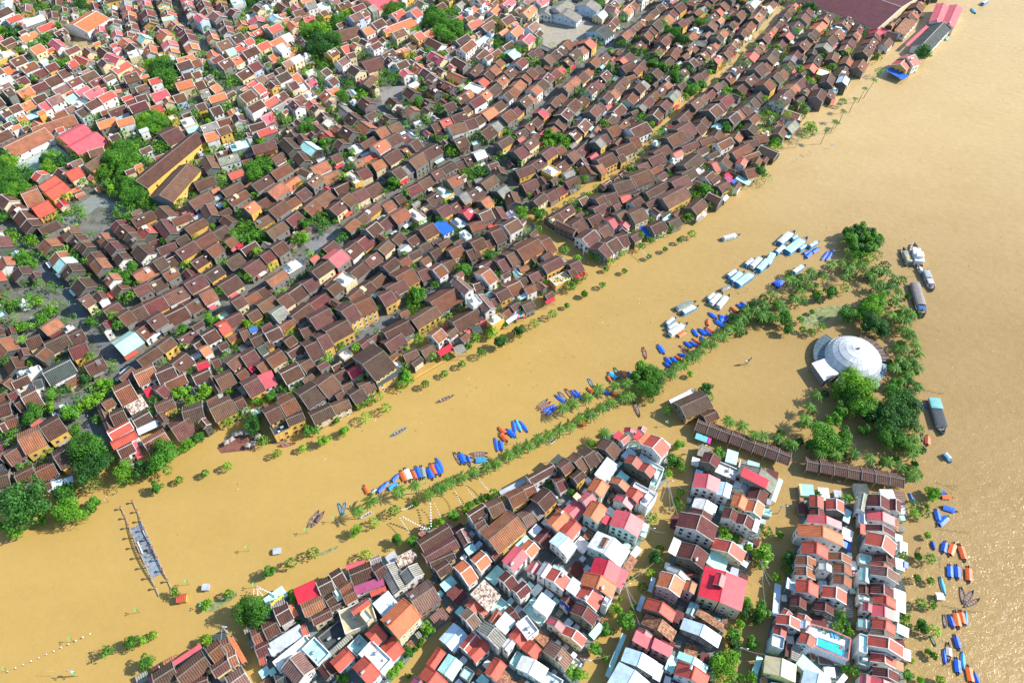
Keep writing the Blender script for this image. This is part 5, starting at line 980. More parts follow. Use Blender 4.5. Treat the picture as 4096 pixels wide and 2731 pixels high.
# pool building
def poolb():
    s=1/3; q=lambda x,y,z:U(3136+x*s,2208+y*s,z); c=q(450,1080,0); root=empty('pool_building',(c.x,c.y,0))
    mb=MB(); out=local([q(160,1080,8),q(330,860,8),q(560,930,8),q(800,1035,8),q(770,1290,8),q(700,1265,8),q(380,1135,8)],c); prism(mb,out,-1.5,7.2,M_WALL,(.62,.72,.8),M_CONC,(.74,.78,.78)); mb.build('wall',root)
    pb=MB()
    for i in range(len(out)): a,b=out[i],out[(i+1)%len(out)]; pb.bar((a.x,a.y,7.7),(b.x,b.y,7.7),.25,1.0,M_WALL,(.76,.78,.78)); pb.bar((a.x,a.y,8.25),(b.x,b.y,8.25),.4,.1,M_CONC,(.6,.2,.15))
    pb.build('parapet',root)
    wb=MB(); pl=local([q(392,1118,7.3),q(400,1022,7.3),q(712,1130,7.3),q(704,1252,7.3)],c); prism(wb,pl,7.2,7.5,M_PLAIN,(.05,.2,.5),M_GLASS,(.05,.55,.45)); wb.build('swimming_pool',root)
    eb=MB()
    for i in range(4): a,b=pl[i],pl[(i+1)%4]; eb.bar((a.x,a.y,7.5),(b.x,b.y,7.5),.3,.14,M_PLAIN,(.04,.16,.55) if i!=0 else (.7,.72,.7))
    eb.build('pool_rim',root)
    for (x,y) in ((575,990),(615,1000)):
        a=q(x,y,7.3)-c; lb=MB(); lb.box(a.x-.35,a.x+.35,a.y-1.1,a.y+1.1,7.25,7.55,M_TARP,(.05,.4,.7)); lb.build('sun_bed',root)
    for (x,y) in ((380,880),(450,930),(520,960),(690,1030),(760,1180)):
        a=q(x,y,7.3)-c; link('potted_plant',CR['s0'],root,(a.x,a.y,7.7),RU(0,6),(.8,.8,.8))
    rb=MB()
    a=q(684,1141,7.6)-c; rb.tube([(a.x+.4*math.cos(k*.785),a.y+.4*math.sin(k*.785),7.6) for k in range(9)],.12,M_PLAIN,(.7,.1,.08),6); rb.build('lifebuoy',root)
    FOOT.append((c.x,c.y,1,0,8,5,8,None))
    tag(root,'pale blue hotel block with a turquoise rooftop swimming pool and lifebuoy','hotel building')
poolb()
# statue pavilion, crescent sculpture, walls
def crescent():
    c=U(2984,1458,0); root=empty('crescent_sculpture',(c.x,c.y,0),.3); mb=MB(); n=14; P=[]
    for i in range(n+1):
        a=math.radians(200+200*i/n); r=1.7; w_=.5*math.sin(math.pi*i/n)+.03; P.append((Vector((r*math.cos(a),0,4.4+r*math.sin(a))),w_))
    mb.tube([p for p,_ in P],[w_ for _,w_ in P],M_STEEL,(.35,.33,.28),8); mb.build('crescent_moon',root)
    for x in (-1,0,1): pb=MB(); pb.bar((x*.8,0,-1),(x*.5,0,3.0),.14,.14,M_WOOD,(.25,.22,.2)); pb.build('support_pole',root)
    fb=MB(); fb.bar((-1.6,-.9,.12),(1.6,-.9,.12),.2,.16,M_WOOD,(.3,.25,.2)); fb.bar((-1.6,.9,.12),(1.6,.9,.12),.2,.16,M_WOOD,(.3,.25,.2)); fb.build('base_frame',root)
    tag(root,'crescent moon sculpture on poles rising from the flooded islet lawn','sculpture')
crescent()
def statue():
    c=U(110,1225,0); root=empty('white_pavilion',(c.x,c.y,0)); mb=MB(); n=16
    for (r0,z0,r1,z1) in ((3.2,2.8,1.4,3.6),(1.4,3.6,1.2,4.2),(1.2,4.2,.1,5.4)):
        for k in range(n):
            a,b=2*math.pi*k/n,2*math.pi*(k+1)/n; mb.face([(r0*math.cos(a),r0*math.sin(a),z0),(r0*math.cos(b),r0*math.sin(b),z0),(r1*math.cos(b),r1*math.sin(b),z1),(r1*math.cos(a),r1*math.sin(a),z1)],M_PLAIN,(.78,.78,.75))
    mb.build('roof',root); 
    for k in range(8): a=k*math.pi/4; pb=MB(); pb.tube([(2.6*math.cos(a),2.6*math.sin(a),0),(2.6*math.cos(a),2.6*math.sin(a),2.9)],.16,M_CONC,(.7,.7,.66),6); pb.build('column',root)
    bb=MB(); bb.tube([(0,0,0),(0,0,.4)],3.4,M_CONC,(.6,.6,.56),16); bb.build('base',root); tag(root,'round white pavilion in the small town garden','pavilion')
    c=U(143,1282,0); root=empty('fountain_sculpture',(c.x,c.y,0)); bb=MB(); bb.tube([(0,0,.15),(0,0,.5)],3.6,M_CONC,(.06,.16,.05),20); bb.build('basin',root); db=MB(); rnd=random.Random(9)
    for i in range(14): a=i*.9; db.tube([(2*math.cos(a)*rnd.random(),1.6*math.sin(a),.5),(rnd.uniform(-2,2),rnd.uniform(-1.5,1.5),rnd.uniform(1,2.6)),(rnd.uniform(-2,2),rnd.uniform(-1.5,1.5),1)],.18,M_CONC,(.5,.42,.4),5)
    db.build('sculpture',root); tag(root,'pale twisting sculpture in a round green planted basin','sculpture')
statue()
def wallline(p,q,h,w_,col,label,z0=-1):
    a,b=U(*p),U(*q); c=(a+b)/2; d=b-a; root=empty('garden_wall',(c.x,c.y,0),math.atan2(d.y,d.x)); mb=MB(); L=d.length; mb.box(-L/2,L/2,-w_/2,w_/2,z0,h,M_WALL,col); mb.build('wall_panel',root); mb=MB(); mb.box(-L/2-.05,L/2+.05,-w_/2-.08,w_/2+.08,h,h+.14,M_CONC,jit((.5,.35,.1))); mb.build('coping',root); tag(root,label,'wall')
wallline((1246,206),(1425,134),3.4,.5,(.78,.45,.06),'long bright yellow temple wall along the far dry street')
wallline((1652,1522),(1775,1450),1.6,.4,(.78,.5,.08),'low yellow riverside garden wall beside the flooded promenade trees')
wallline((2842,823),(2990,742),1.5,.4,(.62,.55,.42),'cream riverside garden wall below the large bright tree')
wallline((2720,905),(2830,850),1.2,.5,(.4,.4,.36),'grey quay wall below the white tent awning')
wallline((2345,1230-180),(2352,1060),.9,.3,(.5,.45,.3),'short cream wall stub at the mouth of the flooded alley')
# riverside restaurant terrace with thatch umbrellas
mb=MB(); T=[U(x,y) for x,y in ((868,1790),(905,1752),(1040,1722),(1062,1748),(1000,1800),(885,1812))]; c=T[0]; root=empty('restaurant_terrace',(c.x,c.y,0)); prism(mb,local(T,c),-1,.12,M_CONC,(.25,.1,.07),M_CONC,(.22,.085,.06)); mb.build('brick_floor',root); tag(root,'red brick restaurant terrace barely above the water at the river bank','terrace')
def umbrella(px,py,h,r,col,name,phr,cat,grp,n=4,z0=0):
    c=U(px,py,z0+h); root=empty(name,(c.x,c.y,z0),RU(0,1.5)); mb=MB()
    for k in range(n):
        a,b=2*math.pi*k/n,2*math.pi*(k+1)/n; cc=col if not isinstance(col,list) else col[k%len(col)]
        mb.face([(r*math.cos(a),r*math.sin(a),h-r*.33),(r*math.cos(b),r*math.sin(b),h-r*.33),(0,0,h)],M_TARP,jit(cc,.08)); mb.face([(r*math.cos(b),r*math.sin(b),h-r*.33-.06),(r*math.cos(a),r*math.sin(a),h-r*.33-.06),(0,0,h-.06)],M_TARP,cc)
    mb.build('canopy',root); pb=MB(); pb.tube([(0,0,-.5),(0,0,h-.05)],.05,M_WOOD,(.3,.25,.2),6); pb.build('pole',root); want(root,phr,cat,grp,(px,py))
for x,y in ((205,865),(240,845),(265,810),(305,800),(350,798),(355,885),(390,872),(430,822),(418,832)): umbrella(784+x*.5838,1260+y*.5838,2.7,1.6,(.36,.33,.30),'thatched_umbrella','grey thatched umbrella','umbrella','thatched umbrellas on the riverside terrace')
umbrella(3136+870/3,2208+265/3,2.6,1.5,[(.75,.72,.7),(.6,.05,.1)],'parasol','red and white striped parasol','parasol','parasols',10)
rnd=random.Random(12); cols=[(.7,.08,.1),(.05,.35,.7),(.8,.6,.05),(.1,.5,.2),(.75,.75,.72),(.7,.2,.5),(.1,.5,.55)]
cn=['red','blue','yellow','green','white','pink','teal']
for i in range(16):
    x=840+ (i%5)*15+ rnd.uniform(-3,3); y=592+(i//5)*14+rnd.uniform(-3,3); umbrella(1568+x*.5838,900+y*.5838,3.6,.95,cols[i%7],'parasol',cn[i%7]+' parasol','parasol','coloured parasols crowded on the café terrace',8)
def tables(x0,y0,x1,y1,nx,ny,h,k,ox,oy):
    for i in range(nx):
        for j in range(ny):
            px=ox+(x0+(x1-x0)*(i+.5)/nx+(j*6))*k; py=oy+(y0+(y1-y0)*(j+.5)/ny-(i*5))*k; c=U(px,py,h); root=empty('cafe_table',(c.x,c.y,h-.7),0); mb=MB(); mb.tube([(0,0,.7),(0,0,.76)],.5,M_PLAIN,(.8,.62,.1),8); mb.build('table_top',root); mb=MB(); mb.tube([(0,0,0),(0,0,.7)],.06,M_STEEL,(.3,.3,.3),5); mb.build('leg',root)
            want(root,'small round yellow café table','table','yellow café tables on the roof terrace',(px,py))
tables(1100,385,1195,385,5,3,4.7,.5838,1568,900)
# tents on the quay
for i in range(3):
    c=U(2352+(735+i*28)*.5838,500+(632-i*14)*.5838,3); umbrella(2352+(735+i*28)*.5838,500+(632-i*14)*.5838,3,2.3,(.72,.66,.68),'tent_canopy','pale pointed tent canopy','tent','tent canopies on the quay',4)
# ---------------- boats ----------------
BC={'b':(.01,.12,.68),'o':(.80,.14,.03),'w':(.8,.78,.74),'g':(.22,.28,.24),'l':(.04,.38,.66),'n':(.22,.17,.14),'r':(.35,.07,.06),'e':(.10,.30,.14),'t':(.08,.42,.42),'k':(.11,.055,.05),'y':(.5,.45,.25)}
BWD={'b':'blue','o':'orange','w':'white','g':'grey green','l':'light blue','n':'brown wooden','r':'dark red','e':'green','t':'turquoise','k':'dark brown','y':'yellowish grey'}
def hull(mb,L,B,col,inner,sh=.4,n=14,dr=.25,stern=0.0,mat=None):
    mat=mat or M_WOOD; S=[]
    for i in range(n+1):
        t=-1+2*i/n; b=B*max(.03,(1-abs(t)**2.5)) if not(stern and t<0) else B*max(stern,(1-abs(t)**4)); z=sh*(.75+.9*abs(t)**2.6)
        x=t*L/2; k=-dr*(1-abs(t)**3)
        S.append([Vector((x*.94,0,k-.05)),Vector((x*.96,-b*.72,k+.1)),Vector((x,-b,z)),Vector((x,-b+min(.09,b*.4),z)),Vector((x*.97,-b*.62,.1+.0*z)),Vector((x*.97,b*.62,.1)),Vector((x,b-min(.09,b*.4),z)),Vector((x,b,z)),Vector((x*.96,b*.72,k+.1))])
    m=len(S[0])
    for i in range(n):
        for k in range(m):
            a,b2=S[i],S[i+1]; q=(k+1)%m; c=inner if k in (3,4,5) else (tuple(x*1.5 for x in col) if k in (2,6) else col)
            mb.face([a[k],a[q],b2[q],b2[k]],mat,c)
    mb.face(S[0][::-1],mat,col); mb.face(S[-1],mat,col)
def person_mesh(pose,seed):
    rnd=random.Random(seed); me=bpy.data.meshes.new('p')
    if pose=='sit': J=[(0,0,.42),(0,0,.62),(0,.02,.88),(0,.03,1.0),(0,.05,1.12),(0,.05,1.24), (.09,.02,.42),(.13,.42,.46),(.13,.45,.08),(-.09,.02,.42),(-.13,.42,.46),(-.13,.45,.08),(.18,.02,.9),(.24,.14,.66),(.2,.36,.58),(-.18,.02,.9),(-.24,.14,.66),(-.2,.36,.58)]
    else: J=[(0,0,.88),(0,0,1.1),(0,0,1.36),(0,.01,1.47),(0,.02,1.57),(0,.02,1.68),(.09,0,.86),(.1,.04,.46),(.1,-.02,.05),(-.09,0,.86),(-.12,-.04,.46),(-.12,-.12,.05),(.18,0,1.38),(.24,.06,1.1),(.22,.24,.95),(-.18,0,1.38),(-.25,0,1.1),(-.24,.1,.86)]
    E_=[(0,1),(1,2),(2,3),(3,4),(4,5),(0,6),(6,7),(7,8),(0,9),(9,10),(10,11),(2,12),(12,13),(13,14),(2,15),(15,16),(16,17)]
    rad=[.13,.12,.14,.055,.1,.075,.09,.065,.045,.09,.065,.045,.06,.042,.035,.06,.042,.035]
    me.from_pydata(J,E_,[]); o=bpy.data.objects.new('p',me); COL.objects.link(o); md=o.modifiers.new('s','SKIN'); md2=o.modifiers.new('u','SUBSURF'); md2.levels=1
    for i,v in enumerate(me.skin_vertices[0].data): v.radius=(rad[i],rad[i]*.85); v.use_root=(i==0)
    dg=bpy.context.evaluated_depsgraph_get(); dg.update(); ev=o.evaluated_get(dg); m2=bpy.data.meshes.new_from_object(ev); bpy.data.objects.remove(o)
    ca=m2.color_attributes.new('col','FLOAT_COLOR','CORNER'); shirt=rnd.choice([(.7,.08,.06),(.7,.7,.66),(.08,.2,.5),(.75,.3,.05),(.1,.1,.12)]); tr=rnd.choice([(.05,.05,.07),(.1,.12,.2),(.2,.17,.12)]); hip=.5 if pose=='sit' else .9; nk=1.02 if pose=='sit' else 1.47
    for p in m2.polygons:
        z=p.center.z; arm=abs(p.center.x)>.2 and z<(.75 if pose=='sit' else 1.12) and z>(.5 if pose=='sit' else .8)
        c=(.55,.34,.24) if z>nk or arm else (shirt if z>hip else tr)
        for li in p.loop_indices: ca.data[li].color=(*c,1)
        p.use_smooth=True
    m2.materials.clear(); m2.materials.append(M_PLAIN); return m2,shirt
PMESH={}
for i in range(5): PMESH['sit',i]=person_mesh('sit',i); PMESH['stand',i]=person_mesh('stand',i)
hm=MB(); 
for k in range(10): a,b=k*.6283,(k+1)*.6283; hm.face([(.27*math.cos(a),.27*math.sin(a),0),(.27*math.cos(b),.27*math.sin(b),0),(0,0,.17)],M_TARP,(.62,.5,.28))
_o=hm.build('conical_hat'); HAT=_o.data; bpy.data.objects.remove(_o)
hm=MB()
for k in range(8):
    for j in range(3):
        a,b=k*.785,(k+1)*.785; f=lambda a,j:(.105*math.cos(a)*math.cos(j*.5),.105*math.sin(a)*math.cos(j*.5),.11*math.sin(j*.5)); hm.face([f(a,j),f(b,j),f(b,j+1),f(a,j+1)],M_PLAIN,(.02,.015,.012))
_o=hm.build('hair'); HAIR=_o.data; bpy.data.objects.remove(_o)
NPE=[0]
def sw(c): return 'red' if c[0]>.6 and c[1]<.2 else 'white' if c[0]>.6 and c[2]>.5 else 'orange' if c[0]>.6 else 'blue' if c[2]>.3 else 'black'
def person(loc,rz,pose,where,px=None):
    k=NPE[0]%5; NPE[0]+=1; me,sh=PMESH[pose,k]; root=bpy.data.objects.new('person',me); COL.objects.link(root); root.location=loc; root.rotation_euler=(0,0,rz)
    hat=R()<.45; top=1.2 if pose=='sit' else 1.66; link('conical_hat' if hat else 'hair',HAT if hat else HAIR,root,(0,.04,top+(.0 if hat else -.02)))
    want(root,'person in %s shirt %s %s'%(sw(sh),'seated' if pose=='sit' else 'standing',where),'person','people in the flooded town',px)
def boat(x1,y1,x2,y2,ty,c,people=0,hc='n'):
    a,b=U(x1,y1,.4),U(x2,y2,.4); d=b-a; L=d.length; th=math.atan2(d.y,d.x)+(math.pi if R()<.0 else 0); ctr=(a+b)/2; px=((x1+x2)/2,(y1+y2)/2)
    if ty in 'otcw':
        L=max(L*1.14,4.2); B=min(.95,max(.55,L*.12)); root=empty('sampan',(ctr.x,ctr.y,0),th)
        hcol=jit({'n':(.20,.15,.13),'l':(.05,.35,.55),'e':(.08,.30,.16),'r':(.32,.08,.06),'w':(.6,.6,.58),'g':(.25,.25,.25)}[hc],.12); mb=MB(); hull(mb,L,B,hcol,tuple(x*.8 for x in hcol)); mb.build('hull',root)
        rnd=random.Random(int(x1*7+y1))
        if ty in 'ow':
            for t in ((-.5,-.2,.12,.45) if ty=='o' else (-.6,.6)):
                tb=MB(); bb=B*(1-abs(t*1)**2.4)-.06; tb.box(t*L/2-.12,t*L/2+.12,-bb,bb,.26,.31,M_WOOD,(.30,.2,.15)); tb.build('thwart',root)
            fb=MB(); fb.box(-L*.28,L*.28,-B*.5,B*.5,.11,.15,M_WOOD,(.34,.24,.2)); fb.build('floor_boards',root)
        if ty in 'tcw':
            col=jit(BC[c],.2); mb=MB(); n=9; x0,x1_=(-.30,.33) if ty!='c' else (-.47,.47)
            if ty=='w': x0,x1_=-.18,.2
            m=6; rows=[]
            for i in range(n+1):
                f=i/n; x=(x0+(x1_-x0)*f)*L; wv=min(1.3,L*.165) if ty=='t' else (B*1.02+.1) if ty!='c' else B*max(.08,1-abs(2*x/L)**2.6)+.08; row=[]
                for k in range(m+1):
                    y=-1+2*k/m; z=(1.0 if ty!='c' else .72)-(.46 if ty!='c' else .5)*abs(y)**(1.05 if ty!='c' else 1.5)-.10*math.sin(f*math.pi)*(-1 if ty!='c' else 1)*.5+rnd.uniform(-.035,.035); row.append(Vector((x+rnd.uniform(-.03,.03),y*wv,z)))
                rows.append(row)
            for i in range(n):
                for k in range(m):
                    mb.face([rows[i][k],rows[i+1][k],rows[i+1][k+1],rows[i][k+1]],M_TARP,tuple(q*rnd.uniform(.93,1.06) for q in col)); dn=Vector((0,0,-.05)); mb.face([rows[i][k+1]+dn,rows[i+1][k+1]+dn,rows[i+1][k]+dn,rows[i][k]+dn],M_TARP,col)
            mb.build('tarpaulin' if ty!='w' else 'canopy',root)
        else:
            pass
        if ty=='o' and rnd.random()<.7:
            ob=MB(); ob.bar((-L*.3,B*.9,.5),(L*.15,B*1.3,.42),.07,.05,M_WOOD,(.35,.25,.18)); ob.build('oar',root)
        names={'o':'open %s sampan'%BWD.get(hc if hc!='n' else 'n'),'t':'sampan under a flat %s tarpaulin'%BWD[c],'c':'sampan wrapped end to end in %s tarpaulin'%BWD[c],'w':'wooden sampan with %s canopy'%BWD[c]}
        want(root,names[ty],'boat','moored sampans along the banks',px)
        for i in range(people):
            t=(-.5+(i+.5)/people)*.75; v=Vector((t*L,0,.02)); v.rotate(root.rotation_euler); person((ctr.x+v.x,ctr.y+v.y,.0),th-math.pi/2+rnd.uniform(-.4,.4),'sit' if i or people==1 else 'sit','in a sampan',(px[0]+i,px[1]))
    else:
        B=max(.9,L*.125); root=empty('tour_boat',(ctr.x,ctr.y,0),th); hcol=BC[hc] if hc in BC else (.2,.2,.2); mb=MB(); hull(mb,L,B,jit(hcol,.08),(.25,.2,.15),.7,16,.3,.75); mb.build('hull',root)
        mb=MB(); mb.box(-L*.4,L*.2,-B*.8,B*.8,.12,1.0,M_PLAIN,(.75,.74,.7) if hc!='l' else (.05,.3,.6)); mb.build('cabin',root)
        mb=MB(); n=8; rc=jit((.46,.70,.66) if c=='t' else (.60,.62,.62) if c=='w' else BC[c],.05); x0,x1_=-L*.38,L*.22
        for i in range(n):
            for k in range(4):
                y=lambda k:(-1+k/2)*B*.84; z=lambda k:2.25-.22*abs(-1+k/2)**2; xa,xb=x0+(x1_-x0)*i/n,x0+(x1_-x0)*(i+1)/n; v=RU(.9,1.05); top=[Vector((xa,y(k),z(k))),Vector((xb-.04,y(k),z(k))),Vector((xb-.04,y(k+1),z(k+1))),Vector((xa,y(k+1),z(k+1)))]; mb.hexa([p-Vector((0,0,.1)) for p in top]+top,M_MET,tuple(q*v for q in rc),[(xa,y(k)),(xb,y(k)),(xb,y(k+1)),(xa,y(k+1))])
        mb.build('roof',root)
        for k in range(4):
            pb=MB()
            for s in (-1,1): pb.box(x0+(x1_-x0)*(k+.2)/4-.05,x0+(x1_-x0)*(k+.2)/4+.05,s*B*.85-.05,s*B*.85+.05,.5,2.05,M_PLAIN,(.6,.6,.6))
            pb.bar((x0+(x1_-x0)*(k+.2)/4,-B*.85,2.0),(x0+(x1_-x0)*(k+.2)/4,B*.85,2.0),.06,.06,M_PLAIN,(.6,.6,.6)); pb.build('roof_frame',root)
        mb=MB(); mb.box(L*.22,L*.38,-B*.5,B*.5,.45,.55,M_WOOD,(.35,.3,.22)); mb.build('bow_deck',root)
        want(root,'%s roofed tour boat with %s hull'%(BWD[c],BWD.get(hc,'dark')),'boat','tour boats moored in the river arm',px)
def bcb(t,x0,y0,k):
    v=[float(q) for q in t[:4]]; ty=t[4]; c=t[5]; pe=int(t[6]) if len(t)>6 and t[6] else 0; hc=t[7] if len(t)>7 else 'n'
    boat(x0+v[0]*k,y0+v[1]*k,x0+v[2]*k,y0+v[3]*k,ty,c,pe,hc)
BOATS='''
@2048,910,.5805
1440,90,1575,50,T,n2,0,t;1600,275,1675,212,T,w,0,l;1640,292,1732,195,T,w,0,e;1685,315,1790,205,T,t,0,l;1478,352,1562,290,T,w,0,l;1500,388,1605,302,T,t,0,l;1535,415,1688,305,T,t,0,l;1342,512,1408,450,T,w,0,l;1360,545,1455,448,T,n2,0,e;1410,568,1500,460,T,w,0,e;1435,440,1520,405,T,g,0,n
1120,575,1272,508,T,g,0,e;1162,605,1290,538,T,w,0,l;1055,685,1133,618,T,w,0,l;1065,712,1160,655,T,w,0,t;1070,755,1215,655,T,n2,0,e;1138,755,1200,715,t,o;1005,805,1050,870,t,b;905,825,925,900,o,n,2,r
1355,585,1412,628,t,b;1350,628,1352,678,t,o;1425,645,1490,610,t,b;1392,635,1480,690,t,b;1425,600,1490,650,t,b;1548,528,1600,560,t,b;1580,512,1618,556,t,b;1500,565,1535,605,o,n;1508,548,1555,585,t,o;1245,698,1280,752,t,b;1285,695,1340,745,t,b;1322,700,1370,742,t,b;1332,685,1388,722,t,o;1245,765,1310,805,c,o;1302,748,1330,800,t,b;1188,785,1240,828,t,b;1225,785,1278,822,t,b;1155,812,1212,848,o,n,0,r
1045,925,1090,965,t,b;1055,890,1100,942,t,b;1095,892,1145,935,t,b;1130,888,1160,910,t,o;1145,868,1205,890,t,b;902,920,912,962,o,n,0,e;655,1018,680,1062,t,o;662,995,728,1045,t,l;708,965,748,1038,o,n,0,e;750,985,790,1035,t,o;800,992,822,1032,t,b;530,1040,560,1100,o,n,0,l;518,1102,570,1142,t,o;620,1122,682,1152,t,b;688,1142,722,1160,t,o;370,1110,412,1168,o,n,0,r;410,1120,452,1182,c,b;435,1118,480,1180,c,b;300,1152,372,1212,c,b;325,1132,378,1192,o,n,0,g;175,1242,245,1182,o,n;185,1256,265,1200,o,n,0,r;208,1268,292,1220,c,b;233,1288,308,1232,c,b;840,1200,880,1298,o,n,6;470,1308,518,1332,t,o;450,1352,512,1362,t,o;255,1492,305,1448,o,n,0,w;8,1332,22,1412,c,b;28,1325,62,1402,c,l;55,1333,108,1405,c,b
@1568,1685,.3333
0,172,165,78,o,n,4,l;1278,68,1372,150,t,o;1290,135,1388,242,t,o;1375,90,1490,195,t,b;1238,198,1268,352,c,b;1290,225,1325,355,t,b;750,370,832,512,o,n,1;808,368,880,512,t,b;878,398,942,530,o,n,0,g;905,410,935,500,t,b;948,385,1142,380,o,n;950,425,1142,425,o,n;975,475,1155,455,t,l;430,548,492,695,t,b;460,500,530,655,t,o;510,495,588,648,t,b;535,440,612,602,c,b;105,585,172,730,t,o;155,555,222,715,t,w;238,580,295,705,t,o;285,535,345,695,t,b;350,528,388,690,t,g;0,712,85,632,t,b;1870,270,1978,192,o,n,1,w;-30,790,60,740,t,l;1010,550,1100,500,o,n,0,w
@1024,1820,.5812
745,205,780,272,t,o;790,268,830,228,t,g;835,265,885,200,t,b;868,232,912,178,t,b;900,240,985,190,t,l;572,330,592,402,o,n,0,l;598,402,616,325,o,n,0,l;362,488,432,382,o,n,1;390,488,468,388,w,k;720,432,808,385,o,n,0,w;930,188,985,130,t,b
@1024,910,.5805
105,1480,210,1468,o,n;155,1503,268,1485,o,n,3,r;1252,1202,1358,1155,o,n,4;
@500,1780,.5805
300,60,400,45,o,n,0,g
@3072,1820,.5812
1142,240,1228,265,t,b;1182,288,1270,292,t,o;1185,352,1302,388,t,b;1155,368,1180,462,t,b;1168,490,1240,418,t,b;1222,588,1205,675,t,b;1282,598,1252,695,t,o;1318,610,1358,730,t,o;1250,748,1255,850,t,b;1298,750,1308,855,t,b;1378,762,1385,878,t,o;1188,838,1220,958,c,l;1332,908,1348,1018,o,n;1352,1018,1412,932,o,n;1358,1042,1452,988,o,n;1245,1095,1278,1190,t,b;1288,1068,1315,1192,t,o;1325,1065,1348,1172,t,o;1362,1075,1366,1168,c,l;1215,1095,1225,1182,o,n,0,g;1285,1232,1318,1340,t,b;1122,1240,1155,1308,o,n,0,e;1240,1288,1248,1415,w,w;1210,1335,1222,1432,c,b;1298,1388,1312,1508,t,b;1340,1352,1348,1468,c,l;1375,1440,1400,1572,t,o;1415,1485,1448,1575,t,b;1022,678,1048,632,o,n,0,r;1128,590,1145,648,t,b;975,262,1005,332,c,b
1205,-10,1262,52,T,t,0,l
@3072,910,.5805
62,130,188,22,T,w,0,l;110,192,275,65,T,t,0,l;48,192,128,120,T,w,0,l;160,95,212,60,T,t,0,l;210,168,270,122,T,t,0,l;275,148,355,98,T,t,0,l;238,185,292,162,t,b;258,215,300,162,t,b;300,178,350,142,t,b;370,222,415,162,c,b;402,228,450,152,c,b;162,328,262,258,T,w,0,l;28,395,100,362,t,b;55,422,105,358,t,b;-15,275,48,158,T,t,0,l;1052,1208,1105,1245,c,b;1098,1428,1100,1502,t,o;1065,1420,1068,1470,o,n,0,g;865,500,855,530,o,n,0,w
@3072,0,.5805
1400,60,1430,95,t,l;1470,40,1520,5,T,w,0,l;1220,280,1240,262,t,l
'''
BC['n2']=(.62,.64,.66); BWD['n2']='pale grey'
parse(BOATS,bcb)
def ship(bx,by,sx,sy,spec,label):
    a,b=U(sx,sy,.8),U(bx,by,.8); d=b-a; L=d.length; th=math.atan2(d.y,d.x); c=(a+b)/2; root=empty('river_ship',(c.x,c.y,0),th); B=L*spec.get('b',.16)
    mb=MB(); hull(mb,L,B,spec['hull'],spec.get('deck',(.3,.25,.2)),1.2,18,.4,.8); mb.build('hull',root)
    mb=MB(); mb.box(-L*.42,L*.36,-B*.72,B*.72,.3,.9,M_WOOD,spec.get('deck',(.35,.28,.2))); mb.build('deck',root)
    for (x0,x1,w_,z,col,arch) in spec['cab']:
        mb=MB(); mb.box(x0*L,x1*L,-w_*B,w_*B,.9,z,M_PLAIN,(.5,.5,.5) if not spec.get('wall') else spec['wall']); mb.build('cabin',root)
        mb=MB(); n=7
        for k in range(n):
            a0,a1=math.pi*k/n,math.pi*(k+1)/n; y0,y1=-math.cos(a0)*(w_*B+.2),-math.cos(a1)*(w_*B+.2); z0,z1=z+arch*math.sin(a0),z+arch*math.sin(a1); top=[Vector((x0*L-.2,y0,z0)),Vector((x1*L+.2,y0,z0)),Vector((x1*L+.2,y1,z1)),Vector((x0*L-.2,y1,z1))]; mb.hexa([p-Vector((0,0,.12)) for p in top]+top,M_MET,jit(col,.05),[(p.x,p.y) for p in top])
        mb.build('cabin_roof',root)
    rnd=random.Random(int(bx)); 
    for i in range(6):
        pb=MB(); x=rnd.uniform(-.4,.42)*L; y=rnd.uniform(-.5,.5)*B; s=rnd.uniform(.3,.7); pb.box(x-s,x+s,y-s*.6,y+s*.6,.9,1.5,M_PLAIN,rnd.choice([(.5,.2,.05),(.7,.7,.68),(.1,.1,.12),(.1,.2,.5)])); pb.build('deck_crate',root)
    mb=MB(); mb.tube([(L*.3,0,.9),(L*.3,0,4.2)],.08,M_STEEL,(.4,.35,.3),6); mb.build('mast',root)
    if spec.get('rail',1):
        mb=MB()
        for s in (-1,1): mb.bar((-L*.42,s*B*.88,1.5),(L*.3,s*B*.88,1.5),.06,.06,M_PLAIN,(.7,.7,.7))
        for i in range(9):
            for s in (-1,1): x=-L*.42+i*L*.09; mb.bar((x,s*B*.88,.9),(x,s*B*.88,1.5),.05,.05,M_PLAIN,(.7,.7,.7))
        mb.build('handrail',root)
    tag(root,label,'ship')
k=.5805; T=lambda x,y:(3072+x*k,910+y*k)
ship(*T(928,142),*T(975,268),dict(hull=(.28,.24,.2),cab=[(-.36,-.05,.6,2.6,(.5,.45,.22),.4),(0.02,.25,.5,2.0,(.3,.3,.28),.2)]),'yellow and grey wooden boat moored beside the white tall ship')
ship(*T(1005,108),*T(1035,272),dict(hull=(.72,.72,.72),wall=(.75,.75,.76),cab=[(-.4,.0,.75,3.4,(.8,.8,.8),.15),(.02,.16,.6,2.8,(.78,.78,.78),.2),(-.3,-.12,.55,5.2,(.8,.8,.8),.1)]),'white two deck cruise boat off the right of the islet, uppermost ship')
ship(*T(1138,440),*T(1072,292),dict(hull=(.16,.2,.24),cab=[(-.35,-.05,.6,2.6,(.35,.4,.42),.3),(.0,.22,.5,2.2,(.5,.5,.5),.2)]),'grey blue cargo boat below the white cruise boat')
ship(*T(1072,622),*T(1005,386),dict(hull=(.2,.18,.18),b=.13,cab=[(-.44,.18,.78,1.9,(.23,.2,.19),1.0),(.2,.3,.5,1.8,(.05,.15,.45),.2)]),'long dark boat with arched canopy beside the islet palms')
ship(*T(1208,1430),*T(1132,1180),dict(hull=(.08,.3,.4),b=.14,cab=[(-.46,-.18,.85,2.6,(.16,.45,.45),.15),(-.16,.3,.8,2.3,(.035,.045,.06),.12)]),'long boat with turquoise stern roof and black roof, right of dark trees')
